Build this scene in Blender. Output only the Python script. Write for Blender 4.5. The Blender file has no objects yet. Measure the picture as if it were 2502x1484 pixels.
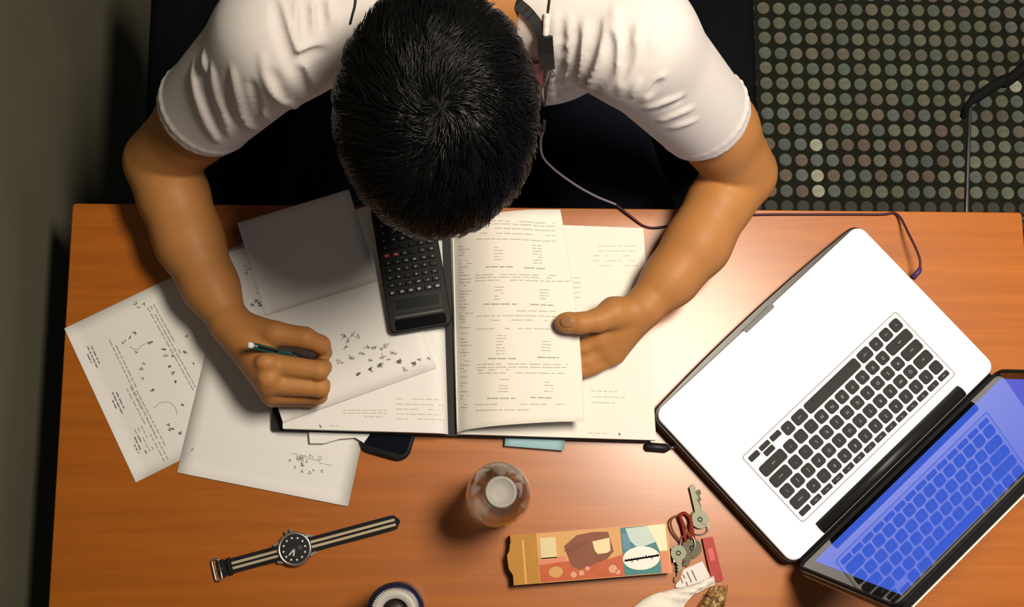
import bpy, bmesh, math, random
import numpy as np
from mathutils import Vector, Matrix

random.seed(7); rng = np.random.default_rng(7)
scene = bpy.context.scene
COL = scene.collection

# ------------------------------------------------------------------ camera
PW, PH = 2502, 1484
F, D, AX, AY = 3183.0, 1.6735, -0.04942, 0.18117
DZ = 0.74                                   # desk top height
_n = np.array([math.tan(AX), math.tan(AY), 1.0]); _n /= np.linalg.norm(_n)
def _unc(px, py, h):
    d = np.array([(px - PW/2)/F, (py - PH/2)/F, 1.0])
    return d*((D*_n[2] - h)/(_n @ d))
_zx = -_n
_b = _unc(2480, 519, 0) - _unc(177, 497, 0)
_xx = _b - (_b @ _zx)*_zx; _xx /= np.linalg.norm(_xx)
_yy = np.cross(_zx, _xx)
R = np.array([_xx, _yy, _zx])
_O = _unc(PW/2, PH/2, 0)
CAM = R @ (-_O) + np.array([0, 0, DZ])
def U(px, py, h=0.0):
    """photo pixel -> world point on the horizontal plane h above the desk top"""
    return R @ (_unc(px, py, h) - _O) + np.array([0, 0, DZ])
def UR(px, py):
    d = R @ np.array([(px - PW/2)/F, (py - PH/2)/F, 1.0])
    return d/np.linalg.norm(d)

cam = bpy.data.cameras.new('camera'); cam.sensor_width = 36.0; cam.lens = 36.0*F/PW
cam.clip_start = 0.05; cam.clip_end = 50
camo = bpy.data.objects.new('camera', cam); COL.objects.link(camo)
bx_, by_, bz_ = R @ np.array([1, 0, 0]), R @ np.array([0, -1, 0]), R @ np.array([0, 0, -1])
camo.matrix_world = Matrix([[bx_[i], by_[i], bz_[i], CAM[i]] for i in range(3)] + [[0, 0, 0, 1]])
scene.camera = camo

# ------------------------------------------------------------------ world, lamp, exposure
world = bpy.data.worlds.new('room_air'); scene.world = world; world.use_nodes = True
wb = world.node_tree.nodes['Background']
wb.inputs[0].default_value = (0.88, 0.92, 1.0, 1); wb.inputs[1].default_value = 0.080
lp = U(2325, 425, 0)
lamp = bpy.data.lights.new('desk_lamp_light', 'AREA'); lamp.shape = 'DISK'; lamp.size = 0.68
lamp.energy = 78.0; lamp.color = (1.0, 0.88, 0.72)
lampo = bpy.data.objects.new('desk_lamp_light', lamp); COL.objects.link(lampo)
lampo.location = (lp[0], lp[1], DZ + 2.00)
lampo.rotation_euler = (0, math.radians(-30), 0)
scene.view_settings.view_transform = 'Standard'
try: scene.view_settings.look = 'None'
except Exception: pass
scene.view_settings.gamma = 1.0; scene.view_settings.use_curve_mapping = False
scene.view_settings.exposure = 0.0

# ------------------------------------------------------------------ materials
MATS = {}
def srgb(r, g, b):
    f = lambda c: (c/255/12.92) if c/255 <= .04045 else ((c/255 + .055)/1.055)**2.4
    return (f(r), f(g), f(b))
def mat(name, col, rough=0.6, metal=0.0, spec=0.28, noise=0.0, nscale=40.0, bump=0.0, bscale=200.0,
        emit=None, estr=0.0, trans=0.0, ior=1.45, sheen=0.0, alpha=1.0, coat=0.0):
    if name in MATS: return MATS[name]
    m = bpy.data.materials.new(name); m.use_nodes = True
    nt = m.node_tree; p = nt.nodes['Principled BSDF']
    p.inputs['Base Color'].default_value = (*col, 1); p.inputs['Roughness'].default_value = rough
    p.inputs['Metallic'].default_value = metal; p.inputs['Specular IOR Level'].default_value = spec
    p.inputs['IOR'].default_value = ior; p.inputs['Transmission Weight'].default_value = trans
    p.inputs['Sheen Weight'].default_value = sheen; p.inputs['Coat Weight'].default_value = coat
    if emit: p.inputs['Emission Color'].default_value = (*emit, 1); p.inputs['Emission Strength'].default_value = estr
    p.inputs['Alpha'].default_value = alpha
    tc = nt.nodes.new('ShaderNodeTexCoord')
    if noise:
        n = nt.nodes.new('ShaderNodeTexNoise'); n.inputs['Scale'].default_value = nscale; n.inputs['Detail'].default_value = 4
        nt.links.new(tc.outputs['Object'], n.inputs['Vector'])
        mx = nt.nodes.new('ShaderNodeMix'); mx.data_type = 'RGBA'
        mx.inputs[6].default_value = (*[c*(1 - noise) for c in col], 1)
        mx.inputs[7].default_value = (*[min(1, c*(1 + noise)) for c in col], 1)
        nt.links.new(n.outputs['Fac'], mx.inputs[0]); nt.links.new(mx.outputs[2], p.inputs['Base Color'])
    if bump:
        n2 = nt.nodes.new('ShaderNodeTexNoise'); n2.inputs['Scale'].default_value = bscale; n2.inputs['Detail'].default_value = 3
        nt.links.new(tc.outputs['Object'], n2.inputs['Vector'])
        bp = nt.nodes.new('ShaderNodeBump'); bp.inputs['Strength'].default_value = bump; bp.inputs['Distance'].default_value = 0.002
        nt.links.new(n2.outputs['Fac'], bp.inputs['Height']); nt.links.new(bp.outputs['Normal'], p.inputs['Normal'])
    MATS[name] = m; return m

def wood_mat(name, c0, c1, c2, rough=0.45):
    m = bpy.data.materials.new(name); m.use_nodes = True
    nt = m.node_tree; p = nt.nodes['Principled BSDF']
    tc = nt.nodes.new('ShaderNodeTexCoord'); mp = nt.nodes.new('ShaderNodeMapping')
    mp.inputs['Scale'].default_value = (2.2, 42.0, 42.0)
    nt.links.new(tc.outputs['Object'], mp.inputs['Vector'])
    n = nt.nodes.new('ShaderNodeTexNoise'); n.inputs['Scale'].default_value = 1.6; n.inputs['Detail'].default_value = 7
    n.inputs['Roughness'].default_value = 0.62; n.inputs['Distortion'].default_value = 0.35
    nt.links.new(mp.outputs[0], n.inputs['Vector'])
    r = nt.nodes.new('ShaderNodeValToRGB'); e = r.color_ramp.elements
    e[0].position = 0.30; e[0].color = (*c0, 1); e[1].position = 0.70; e[1].color = (*c2, 1)
    k = e.new(0.5); k.color = (*c1, 1)
    nt.links.new(n.outputs['Fac'], r.inputs[0]); nt.links.new(r.outputs[0], p.inputs['Base Color'])
    p.inputs['Roughness'].default_value = rough; p.inputs['Specular IOR Level'].default_value = 0.25; p.inputs['Coat Weight'].default_value = 0.55; p.inputs['Coat Roughness'].default_value = 0.23
    bp = nt.nodes.new('ShaderNodeBump'); bp.inputs['Strength'].default_value = 0.05; bp.inputs['Distance'].default_value = 0.001
    nt.links.new(n.outputs['Fac'], bp.inputs['Height']); nt.links.new(bp.outputs['Normal'], p.inputs['Normal'])
    MATS[name] = m; return m

M_wood = wood_mat('cherry_wood', (0.31, 0.080, 0.002), (0.355, 0.096, 0.003), (0.41, 0.116, 0.004))
M_wall = mat('olive_grey_paint', (0.135, 0.128, 0.085), 0.85, noise=0.18, nscale=9, bump=0.15, bscale=120)
M_black = mat('black_plastic', (0.012, 0.012, 0.013), 0.45)
M_blackm = mat('matte_black', (0.004, 0.004, 0.0045), 0.85, spec=0.15)
M_base = mat('dark_skirting', (0.006, 0.012, 0.008), 0.6)
M_grout = mat('dark_carpet', (0.010, 0.012, 0.007), 0.95, noise=0.5, nscale=300)
M_paper = mat('white_paper', (0.74, 0.73, 0.71), 0.8, noise=0.02, nscale=30)
M_paperw = mat('cream_page', (0.78, 0.75, 0.68), 0.8, noise=0.02, nscale=25)
M_edge = mat('page_edges', (0.66, 0.62, 0.52), 0.85, noise=0.15, nscale=400)
M_ink = mat('grey_print', (0.40, 0.38, 0.35), 0.8)
M_inkd = mat('dark_print', (0.19, 0.18, 0.18), 0.8)
M_inkl = mat('pale_print', (0.53, 0.50, 0.43), 0.8)
M_pencil = mat('pencil_grey', (0.36, 0.34, 0.34), 0.7)
M_bluepen = mat('blue_ink', (0.16, 0.26, 0.36), 0.7)
M_skin = mat('skin', (0.41, 0.180, 0.055), 0.5, spec=0.25, noise=0.10, nscale=30, bump=0.12, bscale=500)
M_nail = mat('nail', (0.30, 0.14, 0.07), 0.35)
M_hair = mat('black_hair', (0.0035, 0.0037, 0.0035), 0.33, spec=0.42)
M_hairb = mat('black_hair_mass', (0.003, 0.003, 0.0035), 0.7, spec=0.2)
M_shirt = mat('white_cotton', (0.65, 0.61, 0.59), 0.9, spec=0.1, noise=0.03, nscale=60, bump=0.18, bscale=900, sheen=0.15)
M_navy = mat('navy_cloth', (0.005, 0.006, 0.012), 0.9, spec=0.12, noise=0.3, nscale=60)
M_chair = mat('black_upholstery', (0.0028, 0.0033, 0.0050), 0.85, spec=0.10)
M_alu = mat('silver_aluminium', (0.84, 0.83, 0.80), 0.42, metal=0.35, spec=0.5)
M_chrome = mat('steel', (0.62, 0.62, 0.60), 0.28, metal=1.0)
M_glass_black = mat('screen_border_glass', (0.004, 0.004, 0.005), 0.03, spec=0.6, ior=1.5)

# ------------------------------------------------------------------ mesh helpers
def props(o, label=None, cat=None, group=None, kind=None):
    if label: o['label'] = label
    if cat: o['category'] = cat
    if group: o['group'] = group
    if kind: o['kind'] = kind
    return o
def empty(name, loc, label=None, cat=None, group=None, rz=0.0):
    o = bpy.data.objects.new(name, None); COL.objects.link(o)
    o.location = loc; o.rotation_euler = (0, 0, rz); o.empty_display_size = 0.02
    return props(o, label, cat, group)
def wmat(o):
    M = Matrix.Translation(o.location) @ o.rotation_euler.to_matrix().to_4x4()
    return M if o.parent is None else wmat(o.parent) @ o.matrix_parent_inverse @ M
def link(name, me, m, parent=None, smooth=False, world_coords=False):
    o = bpy.data.objects.new(name, me); COL.objects.link(o)
    if m is not None and len(me.materials) == 0:
        for q in (m if isinstance(m, (list, tuple)) else [m]): me.materials.append(q)
    if parent is not None:
        o.parent = parent
        if world_coords:
            o.matrix_parent_inverse = wmat(parent).inverted()
    if smooth:
        me.polygons.foreach_set('use_smooth', [True]*len(me.polygons))
    return o
def mesh_from(V, Fc, name='m'):
    me = bpy.data.meshes.new(name); me.from_pydata([tuple(map(float, v)) for v in V], [], [tuple(map(int, f)) for f in Fc]); me.update(); return me
class MB:
    """collects simple solids and makes ONE mesh"""
    def __init__(s): s.v = []; s.f = []; s.mi = []; s.cur = 0
    def add(s, V, Fc):
        b = len(s.v); s.v += [tuple(map(float, v)) for v in V]
        for f in Fc: s.f.append(tuple(b + i for i in f)); s.mi.append(s.cur)
        return s
    def box(s, c, d, rz=0.0, M=None, bev=0.0):
        x, y, z = d[0]/2, d[1]/2, d[2]/2
        if bev > 0:
            pts = rrect(d[0], d[1], bev, 3)
            return s.prism(pts, c[2] - z, c[2] + z, c, rz)
        V = [(-x, -y, -z), (x, -y, -z), (x, y, -z), (-x, y, -z), (-x, -y, z), (x, -y, z), (x, y, z), (-x, y, z)]
        ca, sa = math.cos(rz), math.sin(rz)
        V = [(c[0] + ca*a - sa*b, c[1] + sa*a + ca*b, c[2] + e) for a, b, e in V]
        if M is not None: V = [tuple(M @ Vector(v)) for v in V]
        return s.add(V, [(3, 2, 1, 0), (4, 5, 6, 7), (0, 1, 5, 4), (1, 2, 6, 5), (2, 3, 7, 6), (3, 0, 4, 7)])
    def prism(s, pts, z0, z1, c=(0, 0), rz=0.0, inset=0.0, ih=0.0):
        ca, sa = math.cos(rz), math.sin(rz); n = len(pts)
        T = lambda p, k=1.0: (c[0] + ca*p[0]*k - sa*p[1]*k, c[1] + sa*p[0]*k + ca*p[1]*k)
        V = [(*T(p), z0) for p in pts]
        rings = 1
        if ih > 0:
            w = max(abs(p[0]) for p in pts); hh = max(abs(p[1]) for p in pts)
            V += [(*T(p), z1 - ih) for p in pts]; rings += 1
            V += [(*T((p[0]*(1 - inset/w), p[1]*(1 - inset/hh))), z1) for p in pts]; rings += 1
        else:
            V += [(*T(p), z1) for p in pts]; rings += 1
        Fc = [tuple(range(n))[::-1], tuple((rings - 1)*n + i for i in range(n))]
        for r in range(rings - 1):
            for i in range(n):
                j = (i + 1) % n
                Fc.append((r*n + i, r*n + j, (r + 1)*n + j, (r + 1)*n + i))
        return s.add(V, Fc)
    def tube(s, pts, r, seg=8, caps=True):
        P = [np.array(p, float) for p in pts]; n = len(P)
        rr = r if hasattr(r, '__len__') else [r]*n
        V = []; up = np.array([0.0, 0, 1])
        u = None
        for i in range(n):
            t = P[min(i + 1, n - 1)] - P[max(i - 1, 0)]; t = t/(np.linalg.norm(t) + 1e-12)
            if u is None:
                u = np.cross(t, up)
                if np.linalg.norm(u) < 1e-3: u = np.cross(t, np.array([1.0, 0, 0]))
            u = u - (u @ t)*t; u /= np.linalg.norm(u) + 1e-12; w = np.cross(t, u)
            for k in range(seg):
                a = 2*math.pi*k/seg; V.append(P[i] + rr[i]*(math.cos(a)*u + math.sin(a)*w))
        Fc = []
        for i in range(n - 1):
            for k in range(seg):
                l = (k + 1) % seg
                Fc.append((i*seg + k, i*seg + l, (i + 1)*seg + l, (i + 1)*seg + k))
        if caps: Fc += [tuple(range(seg))[::-1], tuple((n - 1)*seg + k for k in range(seg))]
        return s.add(V, Fc)
    def lathe(s, prof, c=(0, 0, 0), seg=40, closed_top=True, closed_bot=True):
        V = []; n = len(prof)
        for r, z in prof:
            for k in range(seg):
                a = 2*math.pi*k/seg; V.append((c[0] + r*math.cos(a), c[1] + r*math.sin(a), c[2] + z))
        Fc = []
        for i in range(n - 1):
            for k in range(seg):
                l = (k + 1) % seg; Fc.append((i*seg + k, i*seg + l, (i + 1)*seg + l, (i + 1)*seg + k))
        if closed_bot: Fc.append(tuple(range(seg))[::-1])
        if closed_top: Fc.append(tuple((n - 1)*seg + k for k in range(seg)))
        return s.add(V, Fc)
    def build(s, name, m, parent=None, smooth=False, world=False):
        me = mesh_from(s.v, s.f, name)
        ms = m if isinstance(m, (list, tuple)) else [m]
        for q in ms: me.materials.append(q)
        if len(ms) > 1: me.polygons.foreach_set('material_index', s.mi)
        return link(name, me, None, parent, smooth, world)
def rrect(w, h, r, k=5):
    pts = []
    for cx, cy, a0 in ((w/2 - r, h/2 - r, 0), (-w/2 + r, h/2 - r, 90), (-w/2 + r, -h/2 + r, 180), (w/2 - r, -h/2 + r, 270)):
        for i in range(k + 1):
            a = math.radians(a0 + 90*i/k); pts.append((cx + r*math.cos(a), cy + r*math.sin(a)))
    return pts
def spline(pts, n=8):
    P = [np.array(p, float) for p in pts]; out = []
    Q = [2*P[0] - P[1]] + P + [2*P[-1] - P[-2]]
    for i in range(1, len(Q) - 2):
        for k in range(n):
            t = k/n; a, b, c, d = Q[i - 1], Q[i], Q[i + 1], Q[i + 2]
            out.append(0.5*((2*b) + (-a + c)*t + (2*a - 5*b + 4*c - d)*t*t + (-a + 3*b - 3*c + d)*t**3))
    out.append(P[-1]); return out
def ang2(px0, py0, px1, py1, h=0.0):
    a, b = U(px0, py0, h), U(px1, py1, h); return math.atan2(b[1] - a[1], b[0] - a[0])

# ------------------------------------------------------------------ signed-distance modelling (organic shapes)
class Field:
    def __init__(s, lo, hi, h):
        s.lo = np.array(lo, float); s.h = h
        s.n = np.ceil((np.array(hi) - s.lo)/h).astype(int) + 1
        s.F = np.full(tuple(s.n), 1.0, np.float32)
    def sub(s, lo, hi):
        a = np.clip(np.floor((np.array(lo) - s.lo)/s.h).astype(int), 0, s.n - 1)
        b = np.clip(np.ceil((np.array(hi) - s.lo)/s.h).astype(int) + 1, 1, s.n)
        sl = tuple(slice(a[i], b[i]) for i in range(3))
        ax = [(s.lo[i] + s.h*np.arange(a[i], b[i])).astype(np.float32) for i in range(3)]
        return sl, np.meshgrid(*ax, indexing='ij', sparse=True)
    def comb(s, sl, d, k, mode):
        A = s.F[sl]; d = d.astype(np.float32)
        if mode == 'sub': A, d = -A, d
        if k > 0:
            hh = np.clip(0.5 + 0.5*(d - A)/k, 0, 1); r = d*(1 - hh) + A*hh - k*hh*(1 - hh)
        else: r = np.minimum(A, d)
        s.F[sl] = -r if mode == 'sub' else r
    def cone(s, a, b, ra, rb, k=0.01, mode='add'):
        a, b = np.array(a, float), np.array(b, float); m = max(ra, rb) + 2*k + 3*s.h
        sl, (X, Y, Z) = s.sub(np.minimum(a, b) - m, np.maximum(a, b) + m)
        ab = b - a; L = ab @ ab + 1e-12
        t = np.clip(((X - a[0])*ab[0] + (Y - a[1])*ab[1] + (Z - a[2])*ab[2])/L, 0, 1)
        d = np.sqrt((X - a[0] - t*ab[0])**2 + (Y - a[1] - t*ab[1])**2 + (Z - a[2] - t*ab[2])**2) - (ra + t*(rb - ra))
        s.comb(sl, d, k, mode)
    def chain(s, pts, k=0.006, mode='add'):
        for p, q in zip(pts[:-1], pts[1:]): s.cone(p[0], q[0], p[1], q[1], k, mode)
    def ell(s, c, r, Rm=None, k=0.01, mode='add'):
        c = np.array(c, float); r = np.array(r, float); m = r.max() + 2*k + 3*s.h
        sl, (X, Y, Z) = s.sub(c - m, c + m)
        x, y, z = X - c[0], Y - c[1], Z - c[2]
        if Rm is not None:
            x, y, z = (Rm[i][0]*x + Rm[i][1]*y + Rm[i][2]*z for i in range(3))
        k0 = np.sqrt((x/r[0])**2 + (y/r[1])**2 + (z/r[2])**2)
        k1 = np.sqrt((x/r[0]**2)**2 + (y/r[1]**2)**2 + (z/r[2]**2)**2) + 1e-9
        s.comb(sl, k0*(k0 - 1)/k1, k, mode)
    def plane_cut(s, p, nrm, rad):
        """remove what lies beyond plane p,nrm within rad of p"""
        p = np.array(p, float); nrm = np.array(nrm, float)/np.linalg.norm(nrm)
        sl, (X, Y, Z) = s.sub(p - rad, p + rad)
        d = (X - p[0])*nrm[0] + (Y - p[1])*nrm[1] + (Z - p[2])*nrm[2]
        q = np.sqrt((X - p[0])**2 + (Y - p[1])**2 + (Z - p[2])**2)
        s.F[sl] = np.where(q < rad, np.maximum(s.F[sl], d.astype(np.float32)), s.F[sl])
    def val(s, p):
        i = (np.array(p) - s.lo)/s.h
        if (i < 0).any() or (i >= s.n - 1).any(): return 0.02
        j = i.astype(int); f = i - j; v = 0.0
        for a in (0, 1):
            for b in (0, 1):
                for c in (0, 1):
                    v += (f[0] if a else 1 - f[0])*(f[1] if b else 1 - f[1])*(f[2] if c else 1 - f[2])*s.F[j[0] + a, j[1] + b, j[2] + c]
        return v
    def hit(s, px, py):
        d = UR(px, py); t = 0.25
        for i in range(400):
            p = CAM + d*t; v = s.val(p)
            if v < 0.0004: return p
            t += min(max(v*0.7, 0.0006), 0.02)
            if p[2] < 0: break
        return None
    def mesh(s):
        Fd = s.F; ins = Fd < 0
        cnt = np.zeros(tuple(s.n - 1), np.uint8)
        sh = [(a, b, c) for a in (0, 1) for b in (0, 1) for c in (0, 1)]
        nn = s.n - 1
        for a, b, c in sh: cnt += ins[a:a + nn[0], b:b + nn[1], c:c + nn[2]]
        idx = np.argwhere((cnt > 0) & (cnt < 8))
        vals = np.stack([Fd[idx[:, 0] + a, idx[:, 1] + b, idx[:, 2] + c] for a, b, c in sh], 1).astype(np.float64)
        S = np.array(sh, float); acc = np.zeros((len(idx), 3)); num = np.zeros(len(idx))
        for i in range(8):
            for j in range(i + 1, 8):
                if np.abs(S[i] - S[j]).sum() != 1: continue
                m = (vals[:, i] < 0) != (vals[:, j] < 0)
                t = vals[:, i]/(vals[:, i] - vals[:, j] + 1e-30); t = np.where(m, t, 0)
                acc += np.where(m[:, None], S[i] + t[:, None]*(S[j] - S[i]), 0); num += m
        V = s.lo + s.h*(idx + acc/num[:, None])
        vid = np.full(tuple(nn), -1, np.int32); vid[idx[:, 0], idx[:, 1], idx[:, 2]] = np.arange(len(idx))
        Q = []
        for ax in range(3):
            o = [0, 1, 2]; o.remove(ax); u, w = o
            A = np.take(ins, range(0, s.n[ax] - 1), ax); B = np.take(ins, range(1, s.n[ax]), ax)
            e = np.argwhere(A != B); e = e[(e[:, u] > 0) & (e[:, w] > 0) & (e[:, u] < nn[u]) & (e[:, w] < nn[w])]
            flip = A[e[:, 0], e[:, 1], e[:, 2]]
            q = []
            for du, dw in ((-1, -1), (0, -1), (0, 0), (-1, 0)):
                g = e.copy(); g[:, u] += du; g[:, w] += dw; q.append(vid[g[:, 0], g[:, 1], g[:, 2]])
            q = np.stack(q, 1)
            if ax == 1: flip = ~flip
            q = np.where(flip[:, None], q, q[:, ::-1]); Q.append(q)
        Q = np.concatenate(Q); Q = Q[(Q >= 0).all(1)]
        return V, Q
    def build(s, name, m, parent=None, relax=0):
        V, Q = s.mesh()
        for _ in range(relax):
            acc = np.zeros_like(V); c = np.zeros(len(V))
            for i in range(4):
                a, b = Q[:, i], Q[:, (i + 1) % 4]
                for ax in range(3):
                    acc[:, ax] += np.bincount(a, V[b, ax], len(V)) + np.bincount(b, V[a, ax], len(V))
                c += np.bincount(a, minlength=len(V)) + np.bincount(b, minlength=len(V))
            V = 0.5*V + 0.5*acc/np.maximum(c, 1)[:, None]
        me = bpy.data.meshes.new(name); me.vertices.add(len(V)); me.vertices.foreach_set('co', V.astype(np.float32).ravel())
        me.loops.add(len(Q)*4); me.loops.foreach_set('vertex_index', Q.astype(np.int32).ravel())
        me.polygons.add(len(Q)); me.polygons.foreach_set('loop_start', np.arange(0, len(Q)*4, 4, dtype=np.int32))
        me.polygons.foreach_set('use_smooth', np.ones(len(Q), bool)); me.update(calc_edges=True); me.validate()
        return link(name, me, m, parent, True, parent is not None)

# ================================================================== SETTING
def structure(name, mb, m): 
    o = mb.build(name, m); o['kind'] = 'structure'; return o
WX = U(396, 80, -DZ + .10)[0] - .012
floor = structure('floor', MB().box((0.4, 0.2, -0.02), (3.6, 3.6, 0.04)), M_grout)
wall = structure('wall_left', MB().box((WX - 0.06, 0.2, 1.4), (0.12, 3.6, 2.8)), M_wall)
bb = structure('baseboard_left', MB().box((WX + 0.008, 0.2, 0.05), (0.016, 3.6, 0.10)), M_base)

# round pieces of the floor: each carries its own colour
M_disc = bpy.data.materials.new('floor_disc'); M_disc.use_nodes = True
_nt = M_disc.node_tree; _oi = _nt.nodes.new('ShaderNodeObjectInfo'); _p = _nt.nodes['Principled BSDF']
_tc = _nt.nodes.new('ShaderNodeTexCoord'); _gr = _nt.nodes.new('ShaderNodeTexNoise'); _gr.inputs['Scale'].default_value = 90
_nt.links.new(_tc.outputs['Object'], _gr.inputs['Vector'])
_mx = _nt.nodes.new('ShaderNodeMix'); _mx.data_type = 'RGBA'; _mx.blend_type = 'MULTIPLY'; _mx.inputs[0].default_value = 0.6
_nt.links.new(_oi.outputs['Color'], _mx.inputs[6]); _nt.links.new(_gr.outputs['Fac'], _mx.inputs[7])
_nt.links.new(_mx.outputs[2], _p.inputs['Base Color']); _p.inputs['Roughness'].default_value = 0.7
dA = U(1750 + 605/2.65, 60/2.65, -DZ); dB = U(1750 + 668/2.65, 1240/2.65, -DZ)
PIT = float(np.linalg.norm(dB - dA)/12)
def disc_mesh(r, h):
    V = []; s_ = 12
    for rr, z in ((r, 0), (r, h*0.7), (r*0.9, h), (r*0.30, h*0.8)):
        for k in range(s_): V.append((rr*math.cos(2*math.pi*k/s_), rr*math.sin(2*math.pi*k/s_), z))
    Fc = [(i*s_ + k, i*s_ + (k + 1) % s_, (i + 1)*s_ + (k + 1) % s_, (i + 1)*s_ + k) for i in range(3) for k in range(s_)]
    Fc.append(tuple(3*s_ + k for k in range(s_))); return V, Fc
_V, _F = disc_mesh(PIT*0.41, 0.003); disc_me = mesh_from(_V, _F, 'floor_disc'); disc_me.materials.append(M_disc)
bright = [U(1997, 350, -DZ), U(2000, 430, -DZ), U(2000, 465, -DZ), U(2477, 215, -DZ)]
PAL = [srgb(108, 112, 94), srgb(97, 108, 93), srgb(109, 104, 90), srgb(110, 111, 90), srgb(100, 108, 103), srgb(114, 100, 86), srgb(117, 120, 104)]
rest = MB(); ncount = 0
for i in range(-26, 40):
    for j in range(-30, 34):
        x = dA[0] + i*PIT; y = dA[1] - j*PIT
        if x < WX + 0.03: continue
        blk = (int(math.floor((i + 3)/7)) + int(math.floor(j/7))*3) % 5
        if (-4 <= i <= 14) and (-2 <= j <= 12):
            o = bpy.data.objects.new('floor_tile', disc_me); COL.objects.link(o); o.parent = floor
            o.location = (x + rng.normal(0, .0004), y + rng.normal(0, .0004), 0.0)
            c = np.array(PAL[(blk + rng.integers(0, 3)) % 7])*rng.uniform(0.78, 1.15)*1.0
            if min(np.hypot(x - b[0], y - b[1]) for b in bright) < PIT*0.5: c = np.array(srgb(205, 206, 182))*0.8
            o.color = (*c, 1); ncount += 1
        else:
            rest.add([(v[0] + x, v[1] + y, v[2]) for v in _V], _F)
ro = rest.build('floor_tiles', mat('floor_disc_grey', (0.05, 0.049, 0.038), 0.7), floor); ro['kind'] = 'stuff'

# ================================================================== DESK
DX0, DX1 = U(177, 497)[0], U(2497, 519)[0]; DY1 = U(177, 497)[1]; DY0 = DY1 - 0.76
desk = empty('desk', ((DX0 + DX1)/2, (DY0 + DY1)/2, 0), 'cherry wood desk with black legs standing beside the grey wall', 'desk')
cxd, cyd = (DX0 + DX1)/2, (DY0 + DY1)/2; wd, dd = DX1 - DX0, DY1 - DY0
b = MB().prism(rrect(wd, dd, 0.004, 2), DZ - 0.028, DZ, inset=0.0012, ih=0.0012); b.build('tabletop', M_wood, desk)
b = MB().box((0, 0, 0), (0.001, 0.001, 0.001))
for sx in (-1, 1):
    for sy in (-1, 1):
        MB().box((sx*(wd/2 - 0.06), sy*(dd/2 - 0.06), (DZ - 0.028)/2), (0.045, 0.045, DZ - 0.028)).build('leg', M_black, desk)
MB().box((0, -dd/2 + 0.06, DZ - 0.068), (wd - 0.165, 0.02, 0.08)).build('apron', M_black, desk)

# ================================================================== PAPERS, BOOK
class Frame:
    """flat frame on a plane h above the desk: o (corner), u and v unit directions in the plane"""
    def __init__(s, p0, pu, h, flip=False, zf=None):
        s.o = U(*p0, h); d = U(*pu, h) - s.o; s.u = d/np.linalg.norm(d)
        s.v = np.array([s.u[1], -s.u[0], 0.0])*(1 if not flip else -1)   # v runs down the picture by default
        s.h = h; s.zf = zf or (lambda a, b: 0.0)
    def P(s, a, b, dz=0.0):
        p = s.o + s.u*a + s.v*b; return np.array([p[0], p[1], p[2] + s.zf(a, b) + dz])
    def loc(s, px, py):
        d = U(px, py, s.h) - s.o; return d @ s.u, d @ s.v
def grid_sheet(fn, na, nb, th):
    """thin solid sheet from surface function fn(i/na, j/nb)"""
    V = []; Fc = []
    for k in (0, 1):
        for i in range(na + 1):
            for j in range(nb + 1):
                p = fn(i/na, j/nb); V.append((p[0], p[1], p[2] - k*th))
    W = nb + 1; off = (na + 1)*W
    up = None
    for i in range(na):
        for j in range(nb):
            q = (i*W + j, (i + 1)*W + j, (i + 1)*W + j + 1, i*W + j + 1)
            if up is None:
                n = Vector(np.array(V[q[1]]) - np.array(V[q[0]])).cross(Vector(np.array(V[q[3]]) - np.array(V[q[0]]))); up = n.z > 0
            if not up: q = q[::-1]
            Fc.append(q); Fc.append(tuple(off + t for t in q[::-1]))
    def side(a, b):
        Fc.append((a, b, b + off, a + off))
    for i in range(na): side(i*W, (i + 1)*W); side(i*W + nb, (i + 1)*W + nb)
    for j in range(nb): side(j, j + 1); side(na*W + j, na*W + j + 1)
    return V, Fc
class Ink:
    off = 0.00025
    """flat print: word bars, strokes and squiggles laid on a surface map M(a,b)->point"""
    def __init__(s, M): s.M = M; s.mb = MB()
    def quad(s, pts):
        P = [s.M(*p) for p in pts]
        V = [np.array(p) + np.array([0, 0, s.off]) for p in P]
        n = Vector(V[1] - V[0]).cross(Vector(V[2] - V[0]))
        if n.z < 0: V = V[::-1]
        s.mb.add(V, [tuple(range(len(V)))])
    def stroke(s, pts, w):
        for p, q in zip(pts[:-1], pts[1:]):
            d = np.array(q, float) - np.array(p, float); L = np.linalg.norm(d)
            if L < 1e-6: continue
            nrm = np.array([-d[1], d[0]])/L*w/2; e = d/L*w*0.3; p_ = np.array(p) - e; q_ = np.array(q) + e
            s.quad([p_ - nrm, q_ - nrm, q_ + nrm, p_ + nrm])
    def line(s, p, q, hgt, dens=0.8, wl=(0.003, 0.010)):
        p, q = np.array(p, float), np.array(q, float); L = np.linalg.norm(q - p); d = (q - p)/L
        n = np.array([-d[1], d[0]])*hgt/2; t = 0.0
        while t < L - 0.001:
            w = min(random.uniform(*wl), L - t)
            if random.random() < dens + 0.12:
                a = p + d*t; b_ = p + d*(t + w); s.quad([a - n, b_ - n, b_ + n, a + n])
            t += w + random.uniform(0.0012, 0.0022)
    def para(s, p, q, nl, step, hgt, dens=0.85):
        p, q = np.array(p, float), np.array(q, float); d = (q - p)/np.linalg.norm(q - p); n = np.array([-d[1], d[0]])
        for i in range(nl):
            e = q if i < nl - 1 else p + (q - p)*random.uniform(0.45, 0.9)
            s.line(p + n*step*i, e + n*step*i, hgt, dens)
    def scrib(s, c, sz, w=0.0007, n=7, ang=0.0):
        P = [np.array([random.uniform(-.5, .5)*sz*0.8, random.uniform(-.5, .5)*sz]) for _ in range(n)]
        ca, sa = math.cos(ang), math.sin(ang)
        Q = spline([(c[0] + ca*a - sa*b_, c[1] + sa*a + ca*b_) for a, b_ in P], 4); s.stroke(Q, w)
    def done(s, name, m, parent):
        if s.mb.v:
            o = s.mb.build(name, m, parent, world=parent is not None); o['kind'] = 'stuff'; return o
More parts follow.
